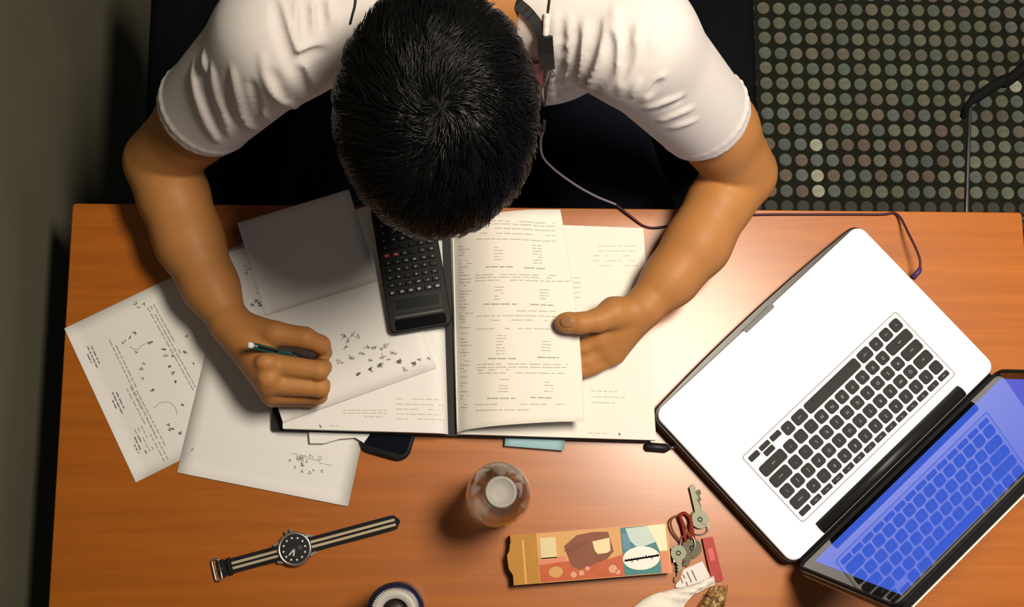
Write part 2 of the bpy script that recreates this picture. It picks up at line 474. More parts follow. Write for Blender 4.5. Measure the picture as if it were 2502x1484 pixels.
def bow(amp, w, h):
    return lambda a, b: amp*(math.sin(3.1*a/w + 0.6)*math.sin(2.6*b/h + 0.4))**2
def sheet(name, label, p0, pu, w, h, hh, m=M_paper, amp=0.0006, flip=False, cat='paper'):
    fr = Frame(p0, pu, hh, flip, bow(amp, w, h))
    V, Fc = grid_sheet(lambda i, j: fr.P(i*w, j*h), 12, 14, 0.0002)
    me = mesh_from(V, Fc, name); o = link(name, me, m, None, True); props(o, label, cat)
    return fr, o

# --- worksheet lying on the desk under the arm (lines run along its long visible edge)
frA, wsA = sheet('worksheet', 'printed worksheet with diagram overhanging the desk edge beneath the forearm', (157, 803), (333, 1182), 0.216, 0.279, 0.0008, flip=True)
ink = Ink(frA.P); inkd = Ink(frA.P)
for px, py in ((226, 873), (287, 985), (341, 1094)):
    a, b_ = frA.loc(px, py)
    for k, L in ((0, 0.030), (0.0045, 0.026), (-0.004, 0.012)): inkd.line((a - L/2, b_ + k), (a + L/2, b_ + k), 0.0015)
def pxline(fr, ik, x0, y0, x1, y1, nl, step, hgt, dens=0.85):
    ik.para(fr.loc(x0, y0), fr.loc(x1, y1), nl, step, hgt, dens)
pxline(frA, ink, 267, 830, 385, 1075, 2, 0.0045, 0.0016)
pxline(frA, ink, 310, 950, 402, 1128, 3, 0.0048, 0.0014, 0.7)
pxline(frA, ink, 361, 752, 473, 955, 3, 0.0042, 0.0015)
pxline(frA, ink, 345, 1040, 375, 1100, 3, -0.0046, 0.0013, 0.6)
for px, py in ((330, 742), (340, 750), (352, 745), (330, 815), (317, 826), (303, 836), (335, 860), (368, 838), (350, 890), (345, 904), (349, 925), (373, 955), (400, 855), (405, 870), (423, 870), (414, 897), (423, 913), (430, 932), (445, 990), (440, 1060), (412, 1040), (418, 1050), (455, 823), (453, 860), (472, 890)):
    (inkd if random.random() < .35 else ink).scrib(frA.loc(px, py), random.uniform(0.004, 0.007), 0.0008)
ink.stroke(spline([frA.loc(*p) for p in ((317, 848), (335, 855), (350, 843), (372, 838))], 5), 0.0008)
ink.stroke(spline([frA.loc(*p) for p in ((375, 998), (395, 984), (417, 985), (430, 1000), (432, 1012))], 5), 0.0008)
ink.done('printed_text', M_ink, wsA); inkd.done('heading_text', M_inkd, wsA)

# --- sheet with handwritten sums, under the hand
frB, wsB = sheet('note_sheet', 'blank-looking sheet with a small pencilled sum, sticking out under the black-covered book', (432, 1155), (860, 1240), 0.216, 0.262, 0.0022, flip=True)
ik = Ink(frB.P)
for k in range(16):
    a, b_ = frB.loc(random.uniform(705, 790), random.uniform(1115, 1155)); ik.scrib((a, b_), random.uniform(.004, .008), 0.0006)
for k in range(3):
    a, b_ = frB.loc(712 + 34*k, 1108 + 12*k); ik.line((a, b_), (a + 0.02, b_), 0.0008, 0.6)
ik.scrib(frB.loc(470, 1099), 0.004, 0.0006)
ik.done('handwriting', M_pencil, wsB)

# --- open textbook
HB = 0.0305
SB, ST = U(1114, 1061, 0.025), U(1099, 600, 0.025)
vd = (SB - ST)/np.linalg.norm(SB - ST); ud = U(1605, 1079, 0.027) - U(697, 1051, 0.027); ud /= np.linalg.norm(ud)   # the leaves have slid a little, so the spread is slightly skewed
BH = 0.272; Bo = SB - vd*BH
def bk(a, b_, h): p = Bo + ud*a + vd*b_; return np.array([p[0], p[1], DZ + h])
book = empty('textbook', tuple(bk(0, BH/2, 0.0105)), 'open textbook with black cover and one page being turned', 'book')
ra = math.atan2(ud[1], ud[0])
cov = MB(); cL, cR = -0.2275, 0.2440
cc = [bk(x, y, 0)[:2] for x, y in ((cL + .003, -.0015), (cL, .002), (cL, BH - .001), (cL + .003, BH + .002), (cR - .003, BH + .002), (cR, BH - .001), (cR, .002), (cR - .003, -.0015))]
cov.prism([tuple(q) for q in cc], DZ + 0.0105, DZ + 0.0130)
cov.build('cover', mat('book_cover_black', (0.005, 0.005, 0.006), 0.55, spec=0.3), book, world=True)
LW, RW = 0.213, 0.2497
def page_block(w, sgn, top):
    fz = lambda a: 0.0135 + (top - 0.0135)*(1 - math.exp(-a*w/0.006))*(1 - 0.10*a)
    V = []; Fc = []; na = 26
    for i in range(na + 1):
        a = (i/na)**1.6
        for b_, z in ((0, 0.0131), (0, None), (BH, None), (BH, 0.0131)):
            V.append(bk(sgn*(0.0012 + a*(w - .0012)) if sgn > 0 else -(0.0095 + a*(w - .0095)), b_, fz(a) if z is None else z))
    for i in range(na):
        for k in range(4):
            l = (k + 1) % 4; q = (i*4 + k, (i + 1)*4 + k, (i + 1)*4 + l, i*4 + l)
            Fc.append(q if sgn > 0 else q[::-1])
    Fc += [(0, 1, 2, 3), (na*4 + 3, na*4 + 2, na*4 + 1, na*4)]
    return V, Fc, fz
def flush(V, Fc, name, m, parent, smooth=False):
    me = mesh_from(V, Fc, name); bm = bmesh.new(); bm.from_mesh(me); bmesh.ops.recalc_face_normals(bm, faces=bm.faces); bm.to_mesh(me); bm.free()
    return link(name, me, m, parent, smooth, parent is not None)
V, Fc, fzL = page_block(LW, -1, 0.0300); pgL = flush(V, Fc, 'left_pages', M_paper, book)
V, Fc, fzR = page_block(RW, 1, 0.0265); pgR = flush(V, Fc, 'right_pages', M_paperw, book)
ML = lambda a, b_: bk(-a, b_, fzL(min(max(a - .0095, 0)/(LW - .0095), 1))); MR = lambda a, b_: bk(a, b_, fzR(min(max(a, 0)/RW, 1)))
_IB = np.linalg.inv(np.array([[ud[0], vd[0]], [ud[1], vd[1]]]))
def bkloc(px, py, h=0.029): d = U(px, py, h) - Bo; q = _IB @ d[:2]; return q[0], q[1]
# print on the left page, below the loose sheet
ik = Ink(ML); il = lambda px, py: (lambda q: (-q[0], q[1]))(bkloc(px, py))
for y in (975, 988, 1000, 1012, 1024): ik.line(il(968, y), il(1092, y + 2), 0.0012, 0.8)
for y in (1003, 1010): ik.line(il(838, y), il(945, y), 0.0012, 0.8)
ik.scrib(il(783, 1042), 0.003, 0.0012); ik.line(il(805, 1041), il(826, 1041), 0.0011)
ik.line(il(890, 1018), il(938, 1020), 0.0012); ik.done('printed_text', M_inkl, pgL)
ik = Ink(MR)
for y in range(678, 735, 12): ik.line(bkloc(1402, y), bkloc(1420, y), 0.0014, 0.8)
for y in (955, 969, 983): ik.line(bkloc(1445, y), bkloc(1528, y + 2), 0.0012, 0.8)
for y in range(600, 660, 12): ik.line(bkloc(1450, y), bkloc(1560, y), 0.0010, 0.6)
ik.line(bkloc(1420, 1058), bkloc(1490, 1059), 0.0010, 0.6); ik.scrib(bkloc(1514, 1062), 0.0035, 0.0012)
ik.done('printed_text', M_inkl, pgR)
# the page being turned, held up by the hand
bot = spline([U(1117, 1057, .022), U(1150, 1049, .040), U(1222, 1040, .058), U(1343, 1032, .062), U(1428, 1030, .060)], 8)
top = spline([U(1105, 548, .022), U(1140, 535, .042), U(1200, 522, .060), U(1285, 513, .066), U(1369, 512, .064)], 8)
def TP(s, t, lift=0.0):
    k = s*(len(bot) - 1); i = min(int(k), len(bot) - 2); f_ = k - i
    a = top[i]*(1 - f_) + top[i + 1]*f_; c = bot[i]*(1 - f_) + bot[i + 1]*f_
    p = a*(1 - t) + c*t
    p = p + np.array([0.006*s*math.sin(math.pi*t), 0, lift + 0.0015*math.sin(math.pi*t)*math.sin(math.pi*s)]); return p
V, Fc = grid_sheet(lambda i, j: TP(i, j), 34, 20, 0.0003)
tp = link('turned_page', mesh_from(V, Fc), M_paperw, book, True, True)
V, Fc = grid_sheet(lambda i, j: TP(i*0.985, 0.004 + j*0.992, -0.0022*i - 0.0008), 34, 20, 0.0003)
link('second_page', mesh_from(V, Fc), M_paperw, book, True, True)
def tl(X, Y):      # photo pixel -> page parameters
    t = (Y - 512)/(1035 - 512)
    for _ in range(2):
        xl = 1105 + 12*t; xr = 1369 + 59*t; s_ = (X - xl)/(xr - xl); yb = 1057 - 27*min(1, s_*1.3); yt = 548 - 36*min(1, s_*1.2); t = (Y - yt)/(yb - yt)
    return min(max(s_, 0.02), 0.985), min(max(t, 0.01), 0.99)
class InkP(Ink):
    off = 0.0007
    def pl(s, x0, y0, x1, y1, hpx, dens=0.85):
        x = x0
        while x < x1 - 2:
            w = min(random.uniform(6, 20), x1 - x); yy = y0 + (y1 - y0)*(x - x0)/max(1, x1 - x0)
            if random.random() < dens: s.quad([tl(x, yy - hpx/2), tl(x + w, yy - hpx/2), tl(x + w, yy + hpx/2), tl(x, yy + hpx/2)])
            x += w + random.uniform(2, 4)
ik = InkP(TP); ib = InkP(TP); c8 = lambda x, y: (1060 + x/2.474, 480 + y/2.474)
def L8(o, x0, x1, y, h=2.2, dens=0.85, sl=0.0): a, c = c8(x0, y), c8(x1, y + sl); o.pl(a[0], a[1], c[0], c[1], h, dens)
y = 310
while y < 1320:
    L8(ik, 190 + (y - 300)*0.01, 270 + random.uniform(-20, 60), y, 2.0, 0.8); y += random.choice((17, 19, 24, 34))
for y in (160, 178, 205, 235, 270): L8(ik, 440 - (y - 160)*.8, 735, y, 2.2, 0.85, 6)
for (x, y0, y1) in ((470, 325, 410), (640, 305, 420), (475, 565, 645), (668, 575, 645), (495, 855, 968), (680, 850, 955), (520, 1115, 1200), (700, 1110, 1190)):
    y = y0
    while y < y1: L8(ik, x - 14, x + 28, y, 2.0, 0.75); y += 18
for (x0, x1, y) in ((410, 540, 442), (585, 690, 446), (400, 560, 667), (612, 720, 667), (440, 570, 992), (620, 750, 982), (445, 580, 1226), (635, 752, 1220)): L8(ib, x0, x1, y, 2.6, 0.95)
for (x0, x1, y) in ((345, 735, 490), (345, 735, 506), (345, 800, 524), (560, 730, 707), (355, 730, 738), (450, 690, 764), (355, 710, 815), (370, 800, 1026), (370, 790, 1044), (375, 545, 1060), (380, 805, 1078), (372, 790, 1262), (375, 640, 1296)): L8(ik, x0, x1, y, 2.2, 0.85, -4)
a = c8(818, 1325); ib.pl(a[0] - 5, a[1], a[0] + 6, a[1], 5)
ik.done('printed_text', M_inkl, tp); ib.done('bold_text', M_ink, tp)

# --- loose sheets on the left page
frD, wsD = sheet('handwritten_sheet', 'tilted square sheet with pencil workings lying on the left page under the calculator', (552, 620), (697, 1050), 0.2255, 0.200, 0.0318, amp=0.0004, flip=True)
ik = Ink(frD.P); ibl = Ink(frD.P)
for px, py in ((842, 823), (850, 832), (862, 818), (872, 822), (885, 862), (845, 850), (830, 885), (860, 872), (900, 848), (915, 850), (930, 852), (945, 845), (960, 862), (905, 905), (930, 893), (972, 882), (1010, 890), (1025, 880), (1048, 878), (990, 902), (905, 880), (935, 870), (950, 880)):
    ik.scrib(frD.loc(px, py), random.uniform(0.005, 0.010), 0.0008, ang=-0.3)
for px, py in ((876, 914), (905, 903), (927, 893), (975, 885), (1012, 889)): ik.scrib(frD.loc(px, py), 0.006, 0.0014, 9)
ik.stroke([frD.loc(888, 851), frD.loc(912, 849)], 0.0012)
for px, py in ((626, 735), (634, 742), (640, 747), (616, 745)): ibl.scrib(frD.loc(px, py), 0.006, 0.0009)
for px, py in ((600, 652), (608, 660), (604, 668), (632, 716)): ik.scrib(frD.loc(px, py), 0.005, 0.0006)
ik.done('handwriting', M_pencil, wsD); ibl.done('blue_note', M_bluepen, wsD)
frC, wsC = sheet('small_note_page', 'small blank paper poking past the desk edge between the head and the writing arm', (580, 545), (855, 462), 0.146, 0.125, 0.0328, amp=0.0003)

# --- slips, pad and pouch under the book
slip = [(757, 1040), (755, 1062), (757, 1084), (792, 1084), (830, 1073), (868, 1070), (889, 1083), (905, 1060), (900, 1040)]
V = [U(x, y, 0.0096) for x, y in slip]; n_ = len(V)
V = [np.array(v) for v in V] + [np.array(v) - np.array([0, 0, 0.0012]) for v in V]
Fc = [tuple(range(n_)), tuple(range(2*n_ - 1, n_ - 1, -1))] + [(i, (i + 1) % n_, n_ + (i + 1) % n_, n_ + i) for i in range(n_)]
o = flush(V, Fc, 'paper_slip', M_paper, None); props(o, 'torn curled white paper slip peeking from under the book beside the black pouch', 'paper')
c = U(948, 1062, 0.008); rz = ang2(885, 1098, 965, 1121)
ph = empty('phone', (c[0], c[1], DZ), 'black rounded phone half hidden under the open book', 'phone', rz=rz)
MB().prism(rrect(0.066, 0.110, 0.016, 6), 0.0002, 0.0088, (0, 0.027), inset=0.002, ih=0.002).build('body', M_black, ph, True)
MB().prism(rrect(0.058, 0.094, 0.008, 4), 0.0087, 0.0091, (0, 0.027)).build('screen', mat('phone_glass', (0.004, 0.005, 0.008), 0.12), ph)
p1, p2 = U(1232, 1090, .008), U(1367, 1101, .008); rz = math.atan2((p2 - p1)[1], (p2 - p1)[0]); c = (p1 + p2)/2
pad = empty('sticky_note_pad', (c[0], c[1], DZ), 'pale blue sticky note pad peeking out beneath the open book', 'notepad', rz=rz)
M_pad = mat('pale_blue_paper', (0.30, 0.47, 0.52), 0.8)
MB().box((0.002, 0.032, 0.0042), (0.073, 0.064, 0.0080)).build('sheets', M_pad, pad)
V, Fc = grid_sheet(lambda i, j: (-0.0345 + 0.075*i, 0.064*j, 0.0090 + 0.0014*(1 - j)**2*i), 8, 8, 0.0003)
link('top_sheet', mesh_from(V, Fc), M_pad, pad, True)
c = U(1608, 1094, 0.006)
usb = empty('cable_plug', (c[0], c[1], DZ), 'short black plug lying between the book corner and the laptop', 'plug', rz=ang2(1578, 1092, 1640, 1097))
MB().tube([(-0.017, 0, .006), (-0.014, 0, .006), (0.010, 0, .006), (0.014, 0, .006)], [0.003, 0.0056, 0.0056, 0.003], 12).build('body', M_black, usb, True)
MB().tube([(0.013, 0, .006), (0.019, 0.002, .006), (0.026, 0.004, 0.006)], 0.0024, 8).build('tip', M_chrome, usb, True)

# ================================================================== CALCULATOR
frK = Frame((955, 817), (1104, 792), 0.050)
cal = empty('calculator', tuple(frK.P(0, 0) - np.array([0, 0, 0.0165])), 'black scientific calculator with small grey keys lying beside the book gutter', 'calculator', rz=math.atan2(frK.u[1], frK.u[0]))
CW, CL = 0.0775, 0.165
MB().prism(rrect(CW, CL, 0.007, 4), 0.0, 0.0150, (CW/2, CL/2), inset=0.0015, ih=0.002).build('body', mat('calc_body', (0.005, 0.006, 0.006), 0.55, spec=0.3), cal)
MB().prism(rrect(0.062, 0.020, 0.003, 3), 0.0149, 0.0156, (CW/2, 0.0345)).build('screen_frame', mat('calc_frame', (0.009, 0.010, 0.010), 0.5, spec=.3), cal)
MB().box((CW/2, 0.0345, 0.0159), (0.054, 0.013, 0.0005)).build('screen', mat('calc_screen', (0.014, 0.017, 0.015), 0.25), cal)
MB().box((CW/2, 0.0195, 0.0153), (0.060, 0.0022, 0.0006)).build('logo_strip', mat('calc_strip', (0.07, 0.08, 0.08), 0.4), cal)
MB().prism(rrect(0.064, 0.0135, 0.003, 3), 0.0148, 0.0153, (CW/2, 0.0095)).build('solar_panel', mat('solar_black', (0.004, 0.004, 0.005), 0.15), cal)
M_key = mat('calc_key', (0.008, 0.009, 0.009), 0.5, spec=.3); M_kred = mat('calc_key_red', (0.22, 0.04, 0.05), 0.4)
M_kl = mat('calc_legend', (0.26, 0.29, 0.27), 0.6); M_klr = mat('calc_legend_red', (0.75, 0.35, 0.36), 0.6)
def key_mesh(w, d, h): return MB().prism(rrect(w, d, min(w, d)*0.22, 2), 0, h, inset=0.0004, ih=0.0006)
km = key_mesh(0.0085, 0.0052, 0.003); kme = mesh_from(km.v, km.f, 'key'); kme.materials.append(M_key)
kmr = mesh_from(km.v, km.f, 'key_red'); kmr.materials.append(M_kred)
leg = MB(); legr = MB()
for r in range(11):
    for q in range(6):
        x = CW/2 + (q - 2.5)*0.0112; yk = 0.0505 + r*0.0096
        red = r == 5 and q in (0, 1)
        o = bpy.data.objects.new('key', kmr if red else kme); COL.objects.link(o); o.parent = cal; o.location = (x, yk, 0.0150)
        wl = random.choice((0.0014, 0.0022, 0.0032)) if r != 0 else 0.0042
        if random.random() < 0.85:
            (legr if red else leg).box((x + random.uniform(-.001, .001), yk, 0.01805), (wl, 0.0022 if r else 0.0030, 0.0001))
leg.build('key_legend', M_kl, cal); legr.build('red_key_legend', M_klr, cal)

# ================================================================== LAPTOP
LH = 0.034
F1, F2, B2, B1 = [U(*p, LH) for p in ((1600, 1008), (2097, 545), (2428, 905), (1943, 1378))]
Lx = (F1 - F2) + (B1 - B2); Lx /= np.linalg.norm(Lx); Ly = np.array([-Lx[1], Lx[0], 0])
Lc = (F1 + F2 + B1 + B2)/4; LW_, LD = 0.366, 0.250
lap = empty('laptop', (Lc[0], Lc[1], DZ), 'open silver laptop in a black shell with a lit blue screen', 'laptop', rz=math.atan2(Lx[1], Lx[0]))
def lloc(px, py, h=LH): d = U(px, py, h) - Lc; return d @ Lx, d @ Ly
base_z = 0.0155
MB().prism(rrect(LW_, LD, 0.014, 8), base_z, LH, inset=0.0008, ih=0.0010).build('base', M_alu, lap)
M_shell = mat('black_shell', (0.006, 0.006, 0.0065), 0.35, spec=0.4)
pts = rrect(LW_ + 0.008, LD + 0.007, 0.017, 8)
pts = []
for i in range(33): t = -1 + 2*i/32; pts.append((t*(LW_/2 - 0.012), -LD/2 - 0.0035 - 0.0055*(1 - t*t)))
pts += [p for p in rrect(LW_ + 0.008, LD + 0.007, 0.017, 8) if p[1] > -LD/2 + 0.02 or abs(p[0]) > LW_/2 - 0.008]
pts.sort(key=lambda p: math.atan2(p[1], p[0]))
MB().prism(pts, 0.003, 0.0245, inset=0.0015, ih=0.003).build('shell', M_shell, lap)
for sx in (-1, 1):
    for sy in (-1, 1): MB().lathe([(0.007, 0.0), (0.0075, 0.001), (0.0065, 0.0035)], (sx*0.15, sy*0.1, 0), 14).build('foot', M_blackm, lap)
MB().prism(rrect(0.052, 0.006, 0.0025, 3), LH - 0.004, LH + 0.0002, (0, -LD/2 + 0.0022)).build('thumb_scoop', mat('scoop_grey', (0.14, 0.14, 0.13), 0.5), lap)
tpx = MB().prism(rrect(0.105, 0.076, 0.003, 3), LH, LH + 0.0002, (0.0, -LD/2 + 0.054)); tpx.build('trackpad', mat('trackpad_silver', (0.83, 0.83, 0.81), 0.38, metal=0.35), lap)
# keyboard
k1 = lloc(2190, 772); k2 = lloc(1823, 1117); k3 = lloc(1958, 1268); k4 = lloc(2325, 915)
KX0 = (k1[0] + k4[0])/2; KX1 = (k2[0] + k3[0])/2; KY0 = (k1[1] + k2[1])/2; KY1 = (k3[1] + k4[1])/2
MB().prism(rrect(KX1 - KX0 + 0.0085, KY1 - KY0 + 0.0095, 0.004, 3), LH - 0.0004, LH + 0.00010, ((KX0 + KX1)/2, (KY0 + KY1)/2)).build('keyboard_well', mat('well_grey', (0.30, 0.30, 0.29), 0.5), lap)
kb = MB().prism(rrect(KX1 - KX0 + 0.005, KY1 - KY0 + 0.006, 0.003, 3), LH - 0.0002, LH + 0.00015, ((KX0 + KX1)/2, (KY0 + KY1)/2)).build('keyboard', mat('keyboard_deck', (0.74, 0.73, 0.70), 0.45, metal=0.25), lap)
M_lkey = mat('laptop_key', (0.016, 0.0155, 0.014), 0.6, spec=0.25)
fh = (KY1 - KY0)/5.55; W_ = KX1 - KX0
rows = [  # from the user's side: list of (width, legend)
    ['fn', 'ctrl', 'alt', ('cmd', 1.25), ('', 5.25), ('cmd', 1.25), 'alt'],
    [('shift', 2.3)] + list('ZXCVBNM,./') + [('shift', 2.3)],
    [('caps', 1.8)] + list("ASDFGHJKL;'") + [('enter', 1.8)],
    [('tab', 1.55)] + list('QWERTYUIOP[]') + [('\\', 1.05)],
    list('`1234567890-=') + [('delete', 1.6)],
    [(s_, 1.04) for s_ in ('esc', 'F1', 'F2', 'F3', 'F4', 'F5', 'F6', 'F7', 'F8', 'F9', 'F10', 'F11', 'F12', '')]]
keysp = []; U1 = W_/14.6; g = 0.0026; dec = []
def lkey(x0, x1, y0, y1, s_):
    w, d = x1 - x0 - g, y1 - y0 - g
    me = key_mesh(w, d, 0.0012); m_ = mesh_from(me.v, me.f, 'key'); m_.materials.append(M_lkey)
    o = bpy.data.objects.new('key', m_); COL.objects.link(o); o.parent = kb; o.location = ((x0 + x1)/2, (y0 + y1)/2, LH + 0.0001)
    if s_: dec.append((s_, (x0 + x1)/2, (y0 + y1)/2, 0.0058 if len(s_) == 1 else 0.0032))
y = KY0
for ri, row in enumerate(rows):
    hgt = fh if ri < 5 else fh*0.55
    ks = [(k, 1.0) if isinstance(k, str) else k for k in row]
    tot = sum(k[1] for k in ks); avail = W_ if ri else W_ - 3.05*U1
    x = KX0
    for s_, w in ks:
        ww = w/tot*avail; lkey(x, x + ww, y, y + hgt, s_); x += ww
    if ri == 0:
        aw = 3.05*U1/3; hh = fh/2 + g/2
        lkey(x, x + aw, y, y + hh, ''); lkey(x + aw, x + 2*aw, y, y + hh - g*0.4, ''); lkey(x + aw, x + 2*aw, y + hh - g*0.9, y + fh, ''); lkey(x + 2*aw, x + 3*aw, y, y + hh, '')
    y += hgt
def text_mesh(items, z, m, name, parent, rot=0.0, shear=0.0, bold=0.0, flat=0.0):
    mb = MB(); dg = None
    for s_, x, y_, size in items:
        cu = bpy.data.curves.new('t', 'FONT'); cu.body = s_; cu.size = size; cu.align_x = 'CENTER'; cu.align_y = 'CENTER'; cu.shear = shear; cu.offset = bold; cu.resolution_u = 2
        ob = bpy.data.objects.new('t', cu); COL.objects.link(ob)
        dg = bpy.context.evaluated_depsgraph_get(); me = ob.evaluated_get(dg).to_mesh()
        ca, sa = math.cos(rot), math.sin(rot)
        mb.add([(x + ca*v.co.x - sa*v.co.y, y_ + sa*v.co.x + ca*v.co.y, z) for v in me.vertices], [tuple(p.vertices) for p in me.polygons])
        ob.evaluated_get(dg).to_mesh_clear(); bpy.data.objects.remove(ob); bpy.data.curves.remove(cu)
    return mb.build(name, m, parent)
text_mesh(dec, LH + 0.00145, mat('key_legend_white', (0.35, 0.35, 0.33), 0.6), 'key_legend', kb)
# hinge and lid
hy = LD/2 - 0.010
hw = 0.255
MB().tube([(-hw/2, hy + 0.001, LH - 0.001), (hw/2, hy + 0.001, LH - 0.001)], 0.0085, 16).build('hinge', mat('hinge_black', (0.012, 0.012, 0.012), 0.4), lap, True)
lid_a = math.radians(79); ld = Vector((0, math.cos(lid_a), math.sin(lid_a))); ln_ = Vector((0, -math.sin(lid_a), math.cos(lid_a)))
LO = Vector((0, hy + 0.015, LH + 0.001)); LHt = 0.264
def lidM(off): 
    return Matrix(((1, 0, 0, 0), (0, ld.y, ln_.y, LO.y + ln_.y*off), (0, ld.z, ln_.z, LO.z + ln_.z*off), (0, 0, 0, 1)))
def lidpart(name, w, h0, h1, r, z0, z1, m):
    mb = MB().prism(rrect(w, h1 - h0, r, 6), z0, z1, (0, (h0 + h1)/2)); mb.v = [tuple(lidM(0) @ Vector(v)) for v in mb.v]
    return mb.build(name, m, lap)
MB().box((0, LD/2 + .004, .0205), (LW_ - .02, .022, .016)).build('hinge_cover', M_blackm, lap)
M_gask = mat('lid_gasket', (0.006, 0.006, 0.007), 0.7, spec=0.2)
lidpart('lid', LW_ + 0.002, 0.0, LHt, 0.013, -0.0085, -0.0002, M_shell)
lidpart('lid_back', LW_ + 0.003, -0.001, LHt + 0.001, 0.014, -0.0102, -0.0085, M_alu)
lidpart('screen_border', LW_ - 0.010, 0.005, LHt - 0.005, 0.009, -0.0003, 0.0005, M_glass_black)
ig = rrect(LW_ - 0.006, LHt - 0.005, 0.011, 6)
gp = [lidM(0) @ Vector((p[0], p[1] + LHt/2, 0.0004)) for p in ig]
MB().tube([tuple(v) for v in gp + gp[:2]], 0.0022, 8, False).build('gasket', M_gask, lap, True)
M_scr = mat('lit_blue_screen', (0.004, 0.004, 0.006), 0.03, spec=0.3, ior=1.5, emit=(0.045, 0.115, 0.68), estr=0.9)
lidpart('screen', 0.331, 0.026, 0.248, 0.001, 0.0004, 0.0008, M_scr)
# side port
MB().box((-LW_/2 - 0.0002, -LD/2 + 0.035, LH - 0.009), (0.0014, 0.014, 0.005)).build('port', M_blackm, lap)

# ================================================================== WRISTWATCH
cW = U(720, 1342, 0.008); rzW = ang2(528, 1398, 968, 1280)
wat = empty('wristwatch', (cW[0], cW[1], DZ), 'black dialled wristwatch on a black and tan striped strap laid flat', 'watch', rz=rzW)
def wl(px, py, h=0.003): d = U(px, py, h) - cW; return d[0]*math.cos(rzW) + d[1]*math.sin(rzW)
xa, xb = wl(524, 1400), wl(978, 1277); SW = 0.0185
M_strap = mat('black_nylon', (0.009, 0.009, 0.010), 0.85, noise=0.3, nscale=900); M_tan = mat('tan_nylon', (0.42, 0.35, 0.24), 0.85, noise=0.25, nscale=900)
def strap_z(x):
    q = abs(x); return 0.0012 + 0.0045*math.exp(-((q - 0.015)/0.02)**2) + (0.003*math.sin(min(1, max(0, (x - 0.04)/0.10))*math.pi) if x > 0 else 0.0015)
def strip(name, x0, x1, y0, y1, dz, th, m, parent, rnd=False):
    V = []; N = 40
    for i in range(N + 1):
        x = x0 + (x1 - x0)*i/N; k = 1.0
        if rnd and x > x1 - 0.009: k = math.sqrt(max(0.02, 1 - ((x - (x1 - 0.009))/0.009)**2))
        z = strap_z(x) + dz
        for yy, zz in ((y0*k, z), (y1*k, z), (y1*k, z - th), (y0*k, z - th)): V.append((x, yy, zz))
    Fc = [(i*4 + k, (i + 1)*4 + k, (i + 1)*4 + (k + 1) % 4, i*4 + (k + 1) % 4) for i in range(N) for k in range(4)]
    Fc += [(0, 1, 2, 3), (N*4 + 3, N*4 + 2, N*4 + 1, N*4)]
    me = mesh_from(V, Fc, name); bm = bmesh.new(); bm.from_mesh(me); bmesh.ops.recalc_face_normals(bm, faces=bm.faces); bm.to_mesh(me); bm.free()
    return link(name, me, m, parent)
st = strip('strap', xa + 0.004, xb, -SW/2, SW/2, 0.0, 0.0011, M_strap, wat, True)
for yy in (-0.0030, 0.0030):
    strip('stripe', xa + 0.022, -0.018, yy - 0.0016, yy + 0.0016, 0.0004, 0.0005, M_tan, st)
    strip('stripe', 0.020, xb - 0.006, yy - 0.0016, yy + 0.0016, 0.0004, 0.0005, M_tan, st)
for k in range(7): MB().lathe([(0.0011, 0.0), (0.0011, 0.0004)], (0.065 + k*0.0085, 0, strap_z(0.065 + k*0.0085) + 0.0002), 10).build('strap_hole', M_blackm, st)
def ringbox(w, d, t, z, c): 
    mb = MB(); P = rrect(w, d, 0.003, 4); mb.tube([(c + p[0], p[1], z) for p in P + P[:1]], t, 8); return mb
ringbox(0.008, 0.026, 0.0013, 0.0048, xa + 0.004).build('buckle', M_chrome, wat, True)
MB().tube([(xa + 0.004, 0, 0.005), (xa + 0.012, 0, 0.0055)], 0.0008, 8).build('buckle_pin', M_chrome, wat)
for xx in (xa + 0.012, xa + 0.020): MB().box((xx, 0, 0.0042), (0.005, 0.0215, 0.0022), bev=0.001).build('strap_keeper', M_strap, wat)
MB().lathe([(0.0195, 0.001), (0.0212, 0.003), (0.0212, 0.0085), (0.0205, 0.0105), (0.0185, 0.0112), (0.0178, 0.0105)], (0, 0, 0), 48).build('case', M_chrome, wat, True)
MB().lathe([(0.0178, 0.0100), (0.0178, 0.0106)], (0, 0, 0), 48).build('dial', M_black, wat)
M_lume = mat('dial_marks', (0.55, 0.62, 0.58), 0.6)
w0 = math.radians(90)
for k in range(12):
    a = w0 - math.radians(30*k); x_, y_ = 0.0135*math.cos(a), 0.0135*math.sin(a)
    MB().lathe([(0.0013, 0.0106), (0.0013, 0.0109)], (x_, y_, 0), 10).build('hour_mark', M_lume, wat)
for a, L, w in ((math.radians(215), 0.010, 0.0016), (math.radians(250), 0.0085, 0.0018)):
    MB().box((L/2*math.cos(a), L/2*math.sin(a), 0.0111), (L, w, 0.0003), a).build('watch_hand', M_lume, wat)
MB().lathe([(0.0030, 0.0106), (0.0030, 0.0107)], (0.007, 0, 0), 16).build('date_window', mat('subdial', (0.05, 0.05, 0.05), 0.5), wat)
for sx in (-1, 1):
    for sy in (-1, 1): MB().box((sx*0.0205, sy*0.0112, 0.0050), (0.0075, 0.003, 0.005), sx*sy*-0.3).build('lug', M_chrome, wat)
for px, py in ((0.0, 0.0228), (-0.006, 0.0218)): MB().tube([(px, py - .002, .006), (px, py + 0.002, .006)], 0.0021, 10).build('crown', M_chrome, wat)

